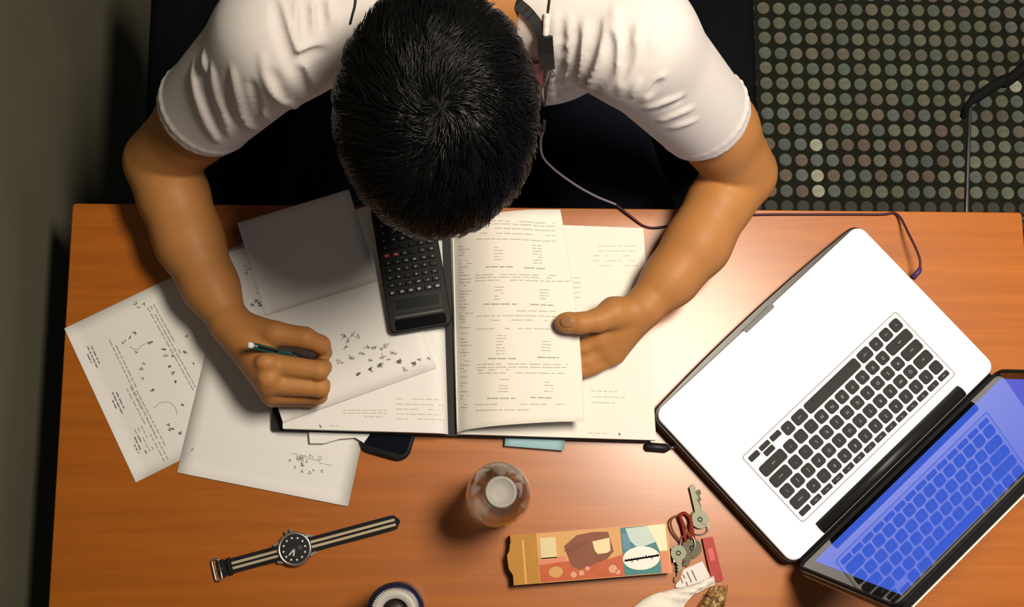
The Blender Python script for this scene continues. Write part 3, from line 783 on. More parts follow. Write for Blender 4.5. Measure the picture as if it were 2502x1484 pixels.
# ================================================================== BOTTLES
M_clear = mat('clear_plastic', (0.93, 0.95, 0.95), 0.03, trans=1.0, ior=1.42, alpha=0.6)
M_water = mat('water', (0.97, 0.99, 0.99), 0.0, trans=1.0, ior=1.33, alpha=0.6)
M_cap = mat('frosted_cap', (0.34, 0.32, 0.285), 0.5, noise=0.08, nscale=200)
c = U(1224, 1203, 0.200)
bot_ = empty('water_bottle', (c[0], c[1], DZ), 'clear plastic water bottle with pale screw cap standing below the book', 'bottle')
prof = [(0.026, 0.0005), (0.033, 0.002), (0.0365, 0.010)]
for k in range(5): z = 0.020 + 0.02*k; prof += [(0.0365, z), (0.0350, z + 0.004), (0.0365, z + 0.008)]
prof += [(0.0372, 0.125), (0.0372, 0.134), (0.0350, 0.146), (0.0290, 0.160), (0.0200, 0.172), (0.0140, 0.179), (0.0135, 0.184), (0.0135, 0.194)]
inner = [(max(r - 0.0011, 0.001), z + (0.0012 if z < 0.02 else 0)) for r, z in prof]
mb = MB(); mb.lathe(prof + inner[::-1], (0, 0, 0), 56, True, True); mb.build('body', M_clear, bot_, True)
MB().lathe([(0.024, 0.0022), (0.0315, 0.0035), (0.0349, 0.011)] + [(r - 0.0016, z) for r, z in prof if 0.015 < z < 0.118] + [(0.0350, 0.1185)], (0, 0, 0), 56).build('water', M_water, bot_, True)
cp = [(0.0160, 0.180), (0.0176, 0.181), (0.0176, 0.197), (0.0168, 0.1995), (0.0150, 0.2000), (0.0146, 0.1992), (0.0050, 0.1992)]
mb = MB(); mb.lathe(cp, (0, 0, 0), 48)
for k in range(48):
    a = 2*math.pi*k/48; mb.box((0.0178*math.cos(a), 0.0178*math.sin(a), 0.189), (0.0008, 0.0010, 0.014), a)
mb.build('cap', M_cap, bot_, True)
MB().lathe([(0.0150, 0.1760), (0.0172, 0.1765), (0.0172, 0.1790), (0.0150, 0.1795)], (0, 0, 0), 40).build('cap_ring', M_cap, bot_, True)
# second container at the near edge
c = U(965, 1497, 0.115)
cup = empty('travel_flask', (c[0], c[1], DZ), 'dark blue flask with a pale ridged lid and dark centre, cut by the near edge', 'flask')
M_nvy = mat('navy_enamel', (0.012, 0.012, 0.035), 0.3)
MB().lathe([(0.029, 0.0), (0.0315, 0.003), (0.0325, 0.05), (0.0335, 0.104), (0.0320, 0.110), (0.0280, 0.112)], (0, 0, 0), 48).build('body', M_nvy, cup, True)
mb = MB(); mb.lathe([(0.0265, 0.110), (0.0268, 0.117), (0.0245, 0.120), (0.0160, 0.1195), (0.0150, 0.1150), (0.0150, 0.1110)], (0, 0, 0), 48, True, True)
for k in range(60):
    a = 2*math.pi*k/60; mb.box((0.0262*math.cos(a), 0.0262*math.sin(a), 0.1175), (0.0022, 0.0014, 0.005), a)
mb.build('lid', mat('pale_lid', (0.46, 0.44, 0.40), 0.4), cup, True)
MB().lathe([(0.0149, 0.1125), (0.0149, 0.1135), (0.006, 0.1150)], (0, 0, 0), 32).build('spout', mat('dark_spout', (0.02, 0.014, 0.016), 0.4), cup, True)

# ================================================================== SNACK BOX
BTH = 0.022
frS = Frame((1246, 1309), (1630, 1279), BTH)
e_ = U(1626, 1398, BTH) - U(1630, 1279, BTH); sgn = 1 if e_ @ frS.v > 0 else -1
frS.v = frS.v*sgn
sw = float(np.linalg.norm(U(1630, 1279, BTH) - frS.o)); shh = float(np.linalg.norm(e_))*1.02
rzS = math.atan2(frS.u[1], frS.u[0])
sb = empty('snack_box', (frS.o[0], frS.o[1], DZ), 'opened orange chocolate bar box with teal panel lying beside the keys', 'box', rz=rzS)
# local: x along the box, y negative towards the near edge
M_or = mat('gold_card', (0.42, 0.19, 0.014), 0.45, noise=0.12, nscale=60); M_crm = mat('apricot_card', (0.60, 0.31, 0.10), 0.45)
M_in = mat('box_inside', (0.10, 0.06, 0.03), 0.8); M_red = mat('orange_red_print', (0.46, 0.085, 0.018), 0.45, noise=0.25, nscale=120)
t_ = 0.0008
MB().box((sw/2, -shh/2, t_/2), (sw, shh, t_)).build('bottom_panel', M_in, sb)
MB().box((sw/2, -shh + t_/2, BTH/2), (sw, t_, BTH - 2*t_)).build('side_panel', M_or, sb)
MB().box((sw/2, -t_/2, BTH/2), (sw, t_, BTH - 2*t_)).build('side_panel', M_crm, sb)
MB().box((sw - t_/2, -shh/2, BTH/2), (t_, shh - 2*t_, BTH - 2*t_)).build('end_panel', M_in, sb)
MB().box((sw/2, -shh/2, BTH - t_/2), (sw, shh, t_)).build('top_panel', M_crm, sb)
fl = [(0.004, -0.008), (-0.001, -0.010), (-0.002, -0.018), (-0.0055, -0.024), (-0.0045, -0.040), (-0.001, -0.046), (0.002, -0.054), (0.006, -shh + 0.001), (0.010, -0.03)]
V = [(x, y, BTH + 0.0003) for x, y in fl] + [(x, y, BTH - 0.0005) for x, y in fl]; n_ = len(fl)
flush(V, [tuple(range(n_)), tuple(range(n_, 2*n_))] + [(i, (i + 1) % n_, n_ + (i + 1) % n_, n_ + i) for i in range(n_)], 'end_flap', M_or, sb).matrix_parent_inverse = Matrix.Identity(4)
def decal(name, pts, m, dz): 
    V = [(u*sw, -v*shh, BTH + dz) for u, v in pts]; me = mesh_from(V, [tuple(range(len(V)))])
    if Vector(np.cross(np.array(V[1]) - np.array(V[0]), np.array(V[2]) - np.array(V[0]))).z < 0: me.flip_normals()
    return link(name, me, m, sb)
q4 = lambda u0, v0, u1, v1: [(u0, v0), (u1, v0), (u1, v1), (u0, v1)]
decal('gold_end_print', q4(0.0, 0.0, .165, .995), M_or, .0004); decal('gold_stripe', q4(0.07, 0.12, .085, .99), mat('gold_light', (0.62, 0.33, 0.07), .4), .0006)
decal('cream_label', q4(.185, .10, .285, .52), mat('cream_print', (0.66, 0.55, 0.30), .5), .0004)
decal('pink_band', q4(.17, .50, .34, .66), mat('coral_print', (0.62, 0.22, 0.12), .5), .0004)
decal('orange_red_band', [(.17, .64), (.36, .60), (.55, .66), (.70, .56), (.71, .985), (.17, .985)], M_red, .0005)
oval = lambda cu, cv, ru, rv, n=28: [(cu + ru*math.cos(2*math.pi*k/n), cv + rv*math.sin(2*math.pi*k/n)) for k in range(n)]
decal('fruit_print', oval(.27, .80, .045, .11), mat('apricot_fruit', (0.58, 0.30, 0.09), .5), .0007)
for u, v, r in ((.38, .88, .02), (.43, .86, .018), (.47, .78, .015), (.63, .83, .028), (.66, .9, .016)): decal('fruit_print', oval(u, v, r, r*3, 12), mat('pink_fruit', (0.66, 0.30, 0.20), .5), .0008)
decal('chocolate_bar_print', [(.335, .30), (.42, .10), (.52, .06), (.62, .08), (.645, .48), (.60, .62), (.50, .72), (.42, .80), (.37, .70)], mat('chocolate_print', (0.20, 0.052, 0.016), .45, noise=.25, nscale=200), .0006)
decal('chocolate_shade', [(.335, .38), (.48, .22), (.48, .30), (.36, .47)], mat('chocolate_dark', (0.16, 0.04, 0.012), .45), .0008)
decal('filling_print', [(.515, .25), (.625, .20), (.625, .46), (.60, .50), (.545, .51), (.525, .44)], mat('cream_filling', (0.80, 0.62, 0.34), .5), .0009)
decal('teal_panel', q4(.70, .02, .935, .985), mat('teal_print', (0.035, 0.18, 0.18), .45), .0006)
decal('blue_patch', q4(.705, .14, .755, .46), mat('blue_print', (0.09, 0.22, 0.32), .45), .0007)
decal('pale_patch', [(.73, .04), (.935, .02), (.935, .34), (.80, .46), (.755, .30)], mat('pale_teal_print', (0.48, 0.58, 0.53), .45), .0008)
decal('cream_patch', [(.87, .02), (.985, .01), (.985, .55), (.935, .55), (.91, .30)], mat('lemon_print', (0.76, 0.68, 0.45), .45), .0009)
decal('coral_corner', [(.94, .58), (.99, .55), (.99, .98), (.94, .98)], mat('coral_print', (0.62, 0.22, 0.12), .5), .0007)
decal('logo_oval', oval(.815, .66, .118, .235, 40), mat('white_print', (0.76, 0.72, 0.66), .45), .0011)
ikm = Ink(lambda a, b_: np.array([a, b_, BTH + 0.0011]))
lx0, lx1 = .715*sw, .917*sw
P = []; up_ = [0, .2, -1, .1, -.8, .2, .2, 1, .3, -.9, .3, .5]; 
for k in range(12):
    x = lx0 + (lx1 - lx0)*k/11; y0 = -shh*(.685 - .05*k/11)
    P.append((x, y0)); ikm.stroke(spline([(x - .0012, y0 - .0008), (x, y0 + .0010), (x + .0012, y0 - .0006), (x + .0018, y0 + .0006)], 4), .0014)
    if abs(up_[k]) > .4: ikm.stroke([(x, y0), (x + .0006, y0 + up_[k]*.0030)], .0012)
ikm.stroke(P, .0013)
o = ikm.mb.build('logo_script', mat('brown_script', (0.10, 0.075, 0.045), .5), sb)

# ================================================================== KEYS, POUCH
kc = U(1690, 1350, 0.003)
kr = empty('key_bunch', (kc[0], kc[1], DZ), 'bunch of steel keys with red straps and a white tag beside the laptop', 'keys')
M_brass = mat('nickel_key', (0.17, 0.17, 0.125), 0.5, metal=0.5); M_dkk = mat('dark_key', (0.075, 0.07, 0.042), 0.5, metal=0.4)
M_redc = mat('red_cord', (0.22, 0.018, 0.012), 0.6); M_brc = mat('brown_cord', (0.20, 0.075, 0.03), 0.6); M_redp = mat('red_strap', (0.36, 0.02, 0.014), 0.45, noise=.2, nscale=150)
def flat_key(bx, by, tx, ty, r, h, m, name='key'):
    a, b_ = U(bx, by, h), U(tx, ty, h); d = b_ - a; L = float(np.linalg.norm(d)); rz = math.atan2(d[1], d[0])
    pts = []
    for k in range(25):
        an = math.radians(28 + 304*k/24); pts.append((r*math.cos(an), r*math.sin(an)))
    w = r*0.36; bl = [(L, -w*0.3), (L - 0.003, w), (r*.86, w)]
    notch = [(r*.9, -w)]
    for k in range(5):
        x = r*1.3 + (L - r*1.5)*k/5; notch += [(x, -w*(0.6 if k % 2 else 1.0)), (x + (L - r)/7, -w*(0.35 if k % 2 else 0.8))]
    pts = pts + notch + bl
    ca, sa = math.cos(rz), math.sin(rz); Q = [(a[0] + ca*x - sa*y, a[1] + sa*x + ca*y) for x, y in pts]; n = len(Q)
    V = [(x, y, a[2] + .0018) for x, y in Q] + [(x, y, a[2]) for x, y in Q]
    Fc = [tuple(range(n)), tuple(range(2*n - 1, n - 1, -1))] + [(i, n + i, n + (i + 1) % n, (i + 1) % n) for i in range(n)]
    me = mesh_from(V, Fc, name); bm = bmesh.new(); bm.from_mesh(me); bmesh.ops.triangulate(bm, faces=[f for f in bm.faces if len(f.verts) > 4]); bmesh.ops.recalc_face_normals(bm, faces=bm.faces); bm.to_mesh(me); bm.free()
    o = link(name, me, m, kr, False, True)
    rb = MB().tube([(a[0] + .0025*math.cos(t), a[1] + .0025*math.sin(t), a[2] + .0019) for t in np.linspace(0, 2*math.pi, 14)], .0006, 6, False).build('key_hole_rim', M_blackm, o, world=True)
    return o
flat_key(1710, 1270, 1690, 1184, .0112, .0050, M_brass)
flat_key(1706, 1265, 1706, 1196, .0100, .0022, M_dkk)
flat_key(1690, 1340, 1672, 1385, .0122, .0060, M_dkk)
flat_key(1676, 1350, 1650, 1425, .0105, .0030, mat('brown_key', (.15, .07, .03), .4, metal=.5))
flat_key(1657, 1352, 1660, 1398, .0095, .0078, M_brass)
rg = MB()
rg.tube([U(1710 + 22*math.cos(t), 1292 + 14*math.sin(t), .006 + .002*math.cos(t)) for t in np.linspace(0, 2*math.pi, 28)], .0009, 8, False).build('key_ring', M_chrome, kr, True, True)
MB().tube([U(1680 + 18*math.cos(t), 1330 + 24*math.sin(t), .0085 + .002*math.cos(t)) for t in np.linspace(0, 2*math.pi, 28)], .0009, 8, False).build('key_ring', M_chrome, kr, True, True)
for m, pts, r in ((M_brc, [(1668, 1330), (1645, 1300), (1639, 1275), (1650, 1262), (1664, 1268), (1680, 1300), (1688, 1325)], .0013), (M_redc, [(1676, 1325), (1668, 1285), (1662, 1262), (1672, 1255), (1686, 1268), (1692, 1300), (1695, 1322)], .0022), (M_redc, [(1688, 1262), (1686, 1290), (1690, 1318)], .0018)):
    MB().tube(spline([U(x, y, .006 + .002*i % .006) for i, (x, y) in enumerate(pts)], 6), r, 8).build('cord_loop', m, kr, True, True)
def slab(px, h, th, name, m, parent):
    n = len(px); V = [U(x, y, h) for x, y in px]; V = V + [v - np.array([0, 0, th]) for v in V]
    return flush(V, [tuple(range(n)), tuple(range(2*n - 1, n - 1, -1))] + [(i, (i + 1) % n, n + (i + 1) % n, n + i) for i in range(n)], name, m, parent)
slab([(1716, 1316), (1742, 1312), (1768, 1418), (1740, 1424)], .0062, .003, 'red_strap', M_redp, kr)
slab([(1728, 1342), (1741, 1339), (1748, 1370), (1736, 1372)], .0066, .0003, 'strap_mark', mat('strap_pink', (.55, .10, .09), .5), kr)
slab([(1662, 1396), (1716, 1372), (1742, 1420), (1700, 1440), (1650, 1436)], .0030, .001, 'white_tag', mat('tag_white', (.70, .64, .60), .6), kr)
ikt = Ink(lambda a, b_: U(a, b_, .0031))
for x0, y0, x1, y1 in ((1678, 1398, 1690, 1424), (1690, 1394, 1702, 1420), (1668, 1404, 1674, 1414), (1663, 1412, 1668, 1426), (1676, 1422, 1680, 1432)): ikt.line((x0, y0), (x1, y1), 3.2, .9, (4, 10))
ikt.done('tag_text', M_inkd, kr)
slab([(1640, 1340), (1664, 1334), (1668, 1366), (1646, 1376)], .0085, .004, 'white_clip', mat('clip_white', (.52, .50, .50), .4), kr)
slab([(1651, 1352), (1659, 1350), (1661, 1362), (1653, 1364)], .0088, .001, 'clip_button', M_black, kr)
# pouch
pc = U(1720, 1500, 0)
po = empty('granola_pouch', (pc[0], pc[1], DZ), 'clear crumpled pouch of brown granola with a white paper flap at the near edge', 'pouch')
PX = lambda i, j: ((1655 + 85*j) + (40 + 60*(1 - j)*0.2)*i + 55*i*(1 - j), (1560 - 132*j) + 6*i + (12 - 20*i)*(j - .5))
def pouch(i, j):
    x, y = PX(i, j); h = .004 + .020*math.sin(math.pi*min(max(i, .02), .98))**.6*(math.sin(math.pi*(.08 + .84*j))**.6) + .003*math.sin(17*i + 9*j)*math.cos(13*j - 5*i)
    return U(x, y, max(h, .002))
V, Fc = grid_sheet(pouch, 26, 26, .0015)
M_gran = mat('granola_film', (.30, .17, .06), .25, noise=.75, nscale=120, bump=.8, bscale=160, coat=.5)
link('film', mesh_from(V, Fc), M_gran, po, True, True)
for k in range(46):
    i, j = random.uniform(.1, .9), random.uniform(.3, .95); p = pouch(i, j); mb = MB(); r = random.uniform(.002, .0042)
    mb.lathe([(r*.5, -r*.6), (r, 0), (r*.55, r*.5)], p, 7)
    mb.build('granola_piece', random.choice([mat('oat_light', (.46, .33, .16), .6), mat('oat_dark', (.14, .07, .025), .6), mat('oat_mid', (.32, .19, .07), .6)]), po, True, True)
ue = [(1530, 1500), (1565, 1470), (1605, 1450), (1650, 1440), (1700, 1426), (1744, 1407)]
le = [(1600, 1540), (1640, 1520), (1668, 1486), (1690, 1458), (1715, 1444), (1748, 1428)]
us, ls = spline([(x, y, 0) for x, y in ue], 5), spline([(x, y, 0) for x, y in le], 5)
def flap(i, j):
    k = i*(len(us) - 1); a = int(min(k, len(us) - 2)); f_ = k - a
    p = us[a]*(1 - f_) + us[a + 1]*f_; q = ls[a]*(1 - f_) + ls[a + 1]*f_; r = p*(1 - j) + q*j
    return U(r[0], r[1], .006 + .007*math.sin(math.pi*j)**.7 + .002*math.sin(9*i + 2*j) + .0026*math.sin(31*i + 11*j)*math.cos(17*j - 6*i) + .006*i)
V, Fc = grid_sheet(flap, 25, 8, .0004)
link('white_flap', mesh_from(V, Fc), mat('flap_white', (.74, .69, .61), .6, noise=.1, nscale=50), po, True, True)

# ================================================================== PERSON
K = 1.1
def H(px, py, h): return U(px, py, K*h)
SR, SL, C7 = H(680, 95, .29), H(1548, 100, .29), H(1142, -70, .30)
ER, EL = H(392, 396, .056), H(1812, 424, .060)
cxp = float((SR[0] + SL[0])/2)
HC = H(1067, 280, .385); al = math.radians(40)
hf = np.array([0, -math.cos(al), -math.sin(al)]); hu = np.array([0, -math.sin(al), math.cos(al)]); hx = np.array([1.0, 0, 0])
HR = [hx, hf, hu]
def hp(x, f_, u): return HC + hx*x + hf*f_ + hu*u
VX = 0.0026
body = Field((-0.62, -0.17, 0.715), (0.47, 0.56, 1.33), VX)
# torso core and neck
body.cone(SR + [0.03, 0.02, -0.02], C7, .045, .058, .03); body.cone(SL + [-0.03, 0.02, -0.02], C7, .045, .058, .03)
body.ell((cxp, 0.33, 0.96), (.155, .10, .15), None, .03); body.cone((cxp, .40, .90), (cxp, .50, .78), .10, .11, .03)
NKT = hp(0.012, -0.035, -0.055)
body.cone(C7 + [0, -0.01, -0.01], NKT, .052, .052, .03)
# head
body.ell(HC, (.080, .104, .098), HR, .01); body.ell(hp(0, .030, -.060), (.066, .072, .075), HR, .03)
body.cone(hp(0, .070, -.105), hp(0, .060, -.110), .026, .026, .03)               # chin
body.chain([(hp(0, .098, -.008), .008), (hp(0, .112, -.040), .013)], .012)          # nose
body.cone(hp(-.012, .110, -.043), hp(.012, .110, -.043), .009, .009, .006)
body.chain([(hp(-.018, .094, -.072), .006), (hp(0, .099, -.070), .007), (hp(.018, .094, -.072), .006)], .006)
body.chain([(hp(-.016, .092, -.081), .006), (hp(0, .097, -.083), .008), (hp(.016, .092, -.081), .006)], .005)
for sx in (-1, 1):
    body.ell(hp(sx*.031, .098, -.008), (.015, .010, .010), HR, .008, 'sub')          # eye sockets
    body.chain([(hp(sx*.012, .104, .010), .006), (hp(sx*.045, .090, .010), .005)], .008)  # brows
    body.ell(hp(sx*.084, -.008, -.025), (.010, .020, .032), HR, .006); body.ell(hp(sx*.090, -.004, -.022), (.006, .010, .018), HR, .004, 'sub')
# arms
def arm(pts, k=.012): body.chain([(p, r) for p, r in pts], k)
arm([(SR, .048), (H(590, 190, .225), .044), (H(480, 300, .125), .0445), (ER, .0455)], .02)
arm([(ER, .0440), (H(424, 480, .056), .0450), (H(463, 590, .052), .0395)], .004)
arm([(H(463, 590, .052), .0395), (H(514, 700, .052), .0315), (H(556, 780, .056), .0245)], .02)
arm([(SL, .048), (H(1640, 190, .225), .045), (H(1752, 315, .125), .0465), (EL, .045)], .02)
arm([(EL, .0430), (H(1757, 500, .062), .0420), (H(1703, 598, .060), .0385)], .004)
arm([(H(1703, 598, .060), .0385), (H(1640, 680, .058), .0320), (H(1580, 744, .058), .0245)], .02)
# writing hand (the person's right): palm, thumb, four fingers curled round the pen
WRp = H(566, 795, .060)
RM = [H(648, 890, .090), H(655, 936, .084), H(662, 962, .068), H(668, 972, .052)]
for p, r0, r1 in zip(RM, (.021, .021, .018, .015), (.0150, .0148, .0135, .0115)): body.cone(WRp, p, r0, r1, .012)
body.cone(H(592, 806, .066), H(655, 836, .078), .0200, .0150, .010)
body.chain([(H(600, 800, .068), .0185), (H(672, 816, .086), .0150), (H(745, 826, .086), .0128), (H(784, 843, .074), .0112), (H(793, 862, .058), .0098)], .004)
body.chain([(RM[0], .0145), (H(780, 906, .092), .0118), (H(789, 898, .066), .0105), (H(779, 884, .047), .0090)], .003)
body.chain([(RM[1], .0145), (H(782, 948, .080), .0115), (H(786, 942, .058), .0102), (H(772, 926, .043), .0090)], .003)
body.chain([(RM[2], .0130), (H(778, 966, .060), .0110), (H(776, 958, .046), .0098), (H(752, 950, .042), .0088)], .003)
body.chain([(RM[3], .0112), (H(764, 976, .047), .0095), (H(762, 970, .041), .0088), (H(744, 966, .040), .0080)], .003)
body.ell(H(655, 925, .098), (.010, .008, .006), None, .01); body.ell(H(648, 884, .105), (.010, .008, .006), None, .01)
# page-holding hand (the person's left): thumb above the page, fingers below it
WLp = H(1572, 752, .060)
LM = [H(1470, 826, .050), H(1478, 852, .044), H(1490, 866, .040), H(1506, 868, .038)]
for p, r0, r1 in zip(LM, (.020, .020, .018, .016), (.0145, .0135, .0125, .0105)): body.cone(WLp, p, r0, r1, .012)
body.chain([(H(1555, 762, .062), .0200), (H(1500, 766, .068), .0200), (H(1462, 783, .074), .0145), (H(1420, 790, .0765), .0128), (H(1388, 789, .0735), .0125), (H(1377, 789, .0715), .0112)], .005)
body.chain([(LM[0], .0140), (H(1430, 850, .046), .0105), (H(1392, 858, .0445), .0095), (H(1362, 856, .0440), .0085)], .003)
body.chain([(LM[1], .0130), (H(1438, 884, .041), .0105), (H(1398, 888, .0400), .0095), (H(1365, 884, .0400), .0085)], .003)
body.chain([(LM[2], .0115), (H(1446, 897, .0385), .0098), (H(1404, 906, .0385), .0088), (H(1374, 905, .0385), .0080)], .003)
body.chain([(LM[3], .0100), (H(1462, 894, .0380), .0085), (H(1428, 908, .0380), .0078), (H(1404, 911, .0380), .0070)], .003)
person = body.build('person', M_skin, None, 1)
props(person, 'person with black hair in white t-shirt bending over a book, writing with a pen', 'person')
# thumb nail
def ell_mesh(c, r, Rm, n=14):
    V = []; Fc = []
    for i in range(n + 1):
        for j in range(2*n):
            a, b_ = math.pi*i/n, math.pi*j/n; q = np.array([r[0]*math.sin(a)*math.cos(b_), r[1]*math.sin(a)*math.sin(b_), r[2]*math.cos(a)])
            V.append(np.array(c) + Rm[0]*q[0] + Rm[1]*q[1] + Rm[2]*q[2])
    for i in range(n):
        for j in range(2*n): k = (j + 1) % (2*n); Fc.append((i*2*n + j, (i + 1)*2*n + j, (i + 1)*2*n + k, i*2*n + k))
    return V, Fc
t0, t1 = H(1420, 790, .0765), H(1377, 789, .0715); td = (t1 - t0)/np.linalg.norm(t1 - t0); tn = -UR(1388, 785); tn = tn - td*(tn @ td); tn /= np.linalg.norm(tn); tb = np.cross(tn, td)
p = body.hit(1386, 787)
if p is not None:
    V, Fc = ell_mesh(p - tn*.0004, (.0085, .0068, .0016), [td, tb, tn]); link('thumb_nail', mesh_from(V, Fc), M_nail, person, True)
for sx in (-1, 1):
    V, Fc = ell_mesh(hp(sx*.031, .086, -.008), (.0115, .0115, .0115), [hx, hf, hu], 10); link('eye', mesh_from(V, Fc), mat('eye_white', (.6, .58, .55), .3), person, True)

# --- t-shirt
sh = Field((-0.53, 0.10, 0.50), (0.42, 0.82, 1.19), 0.003)
C7s = C7 + np.array([0, 0.02, -0.02])
sh.cone(SR, C7s, .062, .074, .03); sh.cone(SL, C7s, .062, .074, .03)
sh.ell((cxp, .335, .96), (.185, .125, .165), None, .03)
sh.cone((cxp - .08, .42, .86), (cxp - .09, .62, .62), .105, .115, .03); sh.cone((cxp + .08, .42, .86), (cxp + .09, .62, .62), .105, .115, .03)
sh.cone((cxp - .09, .295, .965), (cxp + .10, .295, .965), .10, .10, .04)
hemR, hemL = H(493, 276, .146), H(1728, 290, .150)
for S, hem, nx in ((SR, hemR, ER), (SL, hemL, EL)):
    d = (nx - S)/np.linalg.norm(nx - S)
    sh.cone(S, hem + d*.03, .066, .0555, .03)
    mid = S*.35 + hem*.65
    sh.plane_cut(hem, d, .105)
# stitched band just above each hem
for S, hem, nx, rr in ((SR, hemR, ER, .0575), (SL, hemL, EL, .0570)):
    d = (nx - S)/np.linalg.norm(nx - S); q = hem - d*.016
    u_ = np.cross(d, [0, 0, 1]); u_ /= np.linalg.norm(u_); w_ = np.cross(d, u_)
    for k in range(28):
        a0, a1 = 2*math.pi*k/28, 2*math.pi*(k + 1)/28
        sh.cone(q + rr*(math.cos(a0)*u_ + math.sin(a0)*w_), q + rr*(math.cos(a1)*u_ + math.sin(a1)*w_), .0022, .0022, .004)
folds_up = [([(474, 160), (482, 215), (502, 285), (530, 345)], 1), ([(520, 160), (530, 215), (548, 270), (556, 330)], .9), ([(570, 165), (580, 226), (594, 287), (622, 312)], .9), ([(640, 130), (652, 190), (680, 235), (722, 262)], .8),
    ([(682, 0), (690, 50), (712, 110), (745, 175), (785, 240)], 1.1), ([(700, 126), (740, 118), (796, 106)], .9), ([(722, 5), (728, 60), (738, 100)], .7), ([(800, 0), (806, 60)], .7), ([(762, 0), (770, 75)], .7), ([(610, 190), (630, 255), (660, 292)], .7), ([(500, 130), (508, 180)], .6),
    ([(1392, 40), (1386, 120), (1380, 255)], .9), ([(1432, 50), (1414, 150), (1396, 245)], 1), ([(1484, 45), (1458, 145), (1418, 240)], 1), ([(1502, 15), (1504, 90), (1510, 170)], .9), ([(1566, 50), (1540, 145), (1514, 224)], .9),
    ([(1580, 262), (1620, 246), (1665, 232)], .35), ([(1612, 292), (1650, 276), (1690, 262)], .35), ([(1570, 245), (1600, 205), (1620, 180)], .5), ([(1360, 30), (1352, 120)], .7), ([(1350, 170), (1352, 280)], .8), ([(1640, 310), (1700, 290)], .3), ([(1545, 232), (1562, 190)], .5), ([(1600, 60), (1590, 130)], .4)]
folds_dn = [([(672, 5), (680, 55), (703, 130), (738, 195), (778, 262)], 1.1), ([(500, 180), (515, 260), (542, 330)], .8), ([(555, 190), (566, 270), (590, 312)], .8), ([(612, 200), (634, 275)], .7), ([(743, 10), (748, 95)], .7), ([(784, 5), (790, 80)], .7), ([(790, 124), (755, 138), (730, 150)], .7), ([(665, 175), (700, 245)], .6),
    ([(1408, 70), (1398, 160), (1388, 248)], .9), ([(1460, 50), (1436, 150), (1406, 244)], 1), ([(1492, 90), (1482, 180), (1440, 238)], .9), ([(1534, 60), (1522, 170)], .7), ([(1600, 278), (1670, 248)], .3), ([(1590, 235), (1615, 200)], .4), ([(1372, 60), (1366, 270)], .8), ([(1545, 120), (1518, 200)], .5)]
def surf(fld, pl, n=6):
    out = []
    for (x, y, _) in spline([(a, b_, 0) for a, b_ in pl], n):
        p = fld.hit(x, y)
        if p is not None and (not out or np.linalg.norm(p - out[-1]) < .05): out.append(p)
    return out
UPS = [(surf(sh, f_), a_) for f_, a_ in folds_up]; DNS = [(surf(sh, f_), a_) for f_, a_ in folds_dn]
for P, am in UPS:
    n = len(P)
    if n > 1: sh.chain([(p + UR(1251, 300)*.0030, .0015 + am*.0040*math.sin(math.pi*(i + .5)/n)**.7) for i, p in enumerate(P)], .0055)
for P, am in DNS:
    n = len(P)
    if n > 1: sh.chain([(p - UR(1251, 300)*.0030, .0015 + am*.0036*math.sin(math.pi*(i + .5)/n)**.7) for i, p in enumerate(P)], .006, 'sub')
# sleeve openings and neck opening
for S, hem, nx, rr in ((SR, hemR, ER, .0525), (SL, hemL, EL, .0525)):
    d = (nx - S)/np.linalg.norm(nx - S); sh.cone(hem - d*.008, hem + d*.03, rr - .006, rr, .004, 'sub')
sh.cone(C7 + [0, -.01, -.01], NKT, .057, .060, .006, 'sub'); sh.cone(NKT, HC, .062, .10, .01, 'sub')
shirt = sh.build('t_shirt', M_shirt, person, 1)
# --- trousers and shoes
tr = Field((-0.46, -0.05, 0.02), (0.36, 0.86, 0.78), 0.006)
for sx in (-1, 1):
    hip, kn, an = np.array([cxp + sx*.095, .62, .555]), np.array([cxp + .03 + sx*.20, .150, .575]), np.array([cxp + sx*.16, .22, .10])
    tr.cone(hip, kn, .100, .084, .03); tr.cone(kn, an, .078, .052, .03)
    tr.plane_cut(an, (0, 0, -1), .12)
tr.ell((cxp, .63, .585), (.19, .14, .13), None, .03)
tr.build('trousers', M_navy, person, 1)
for sx in (-1, 1):
    fs = Field((cxp + sx*.16 - .08, -.02, 0.0), (cxp + sx*.16 + .08, .34, .16), .005)
    fs.cone((cxp + sx*.16, .24, .045), (cxp + sx*.17, .06, .035), .042, .036, .02); fs.cone((cxp + sx*.16, .22, .10), (cxp + sx*.16, .21, .05), .045, .045, .03); fs.plane_cut((cxp + sx*.16, .15, .003), (0, 0, -1), .3)
    fs.build('shoe', M_black, person, 1)
# --- hair: a cap and many strands flowing out from the whorl
HA = (.0985, .1250, .1150)
hr = Field(HC - .16, HC + .16, .003)
hr.ell(HC, tuple(a - .004 for a in HA), HR, 0)
hr.ell(hp(0, .120, -.080), (.085, .075, .085), HR, .008, 'sub'); hr.plane_cut(hp(0, -.05, -.085), hu*-1, .2)
hair = hr.build('hair', M_hairb, person, 1)
dcam = UR(1075, 262); o_ = CAM - HC
ql = lambda v: np.array([v @ hx/HA[0], v @ hf/HA[1], v @ hu/HA[2]])
oo, dd_ = ql(o_), ql(dcam); A_, B_, C_ = dd_ @ dd_, 2*oo @ dd_, oo @ oo - 1
disc = max(B_*B_ - 4*A_*C_, 0); t_h = (-B_ - math.sqrt(disc))/(2*A_); wq = oo + dd_*t_h; wq /= np.linalg.norm(wq)
ua = np.cross(wq, [1, 0, 0]); ua /= np.linalg.norm(ua); va = np.cross(wq, ua)
NS = 15000; NP = 6
th0 = np.arccos(1 - rng.uniform(0, 1, NS)**1.15*1.92); ph0 = rng.uniform(0, 2*math.pi, NS)
ln = rng.uniform(.16, .36, NS)*(0.55 + 0.45*np.clip(th0/.6, 0, 1)); lift = rng.uniform(.002, .012, NS); tw = rng.normal(.25, .18, NS); rad = rng.uniform(.00035, .0007, NS)
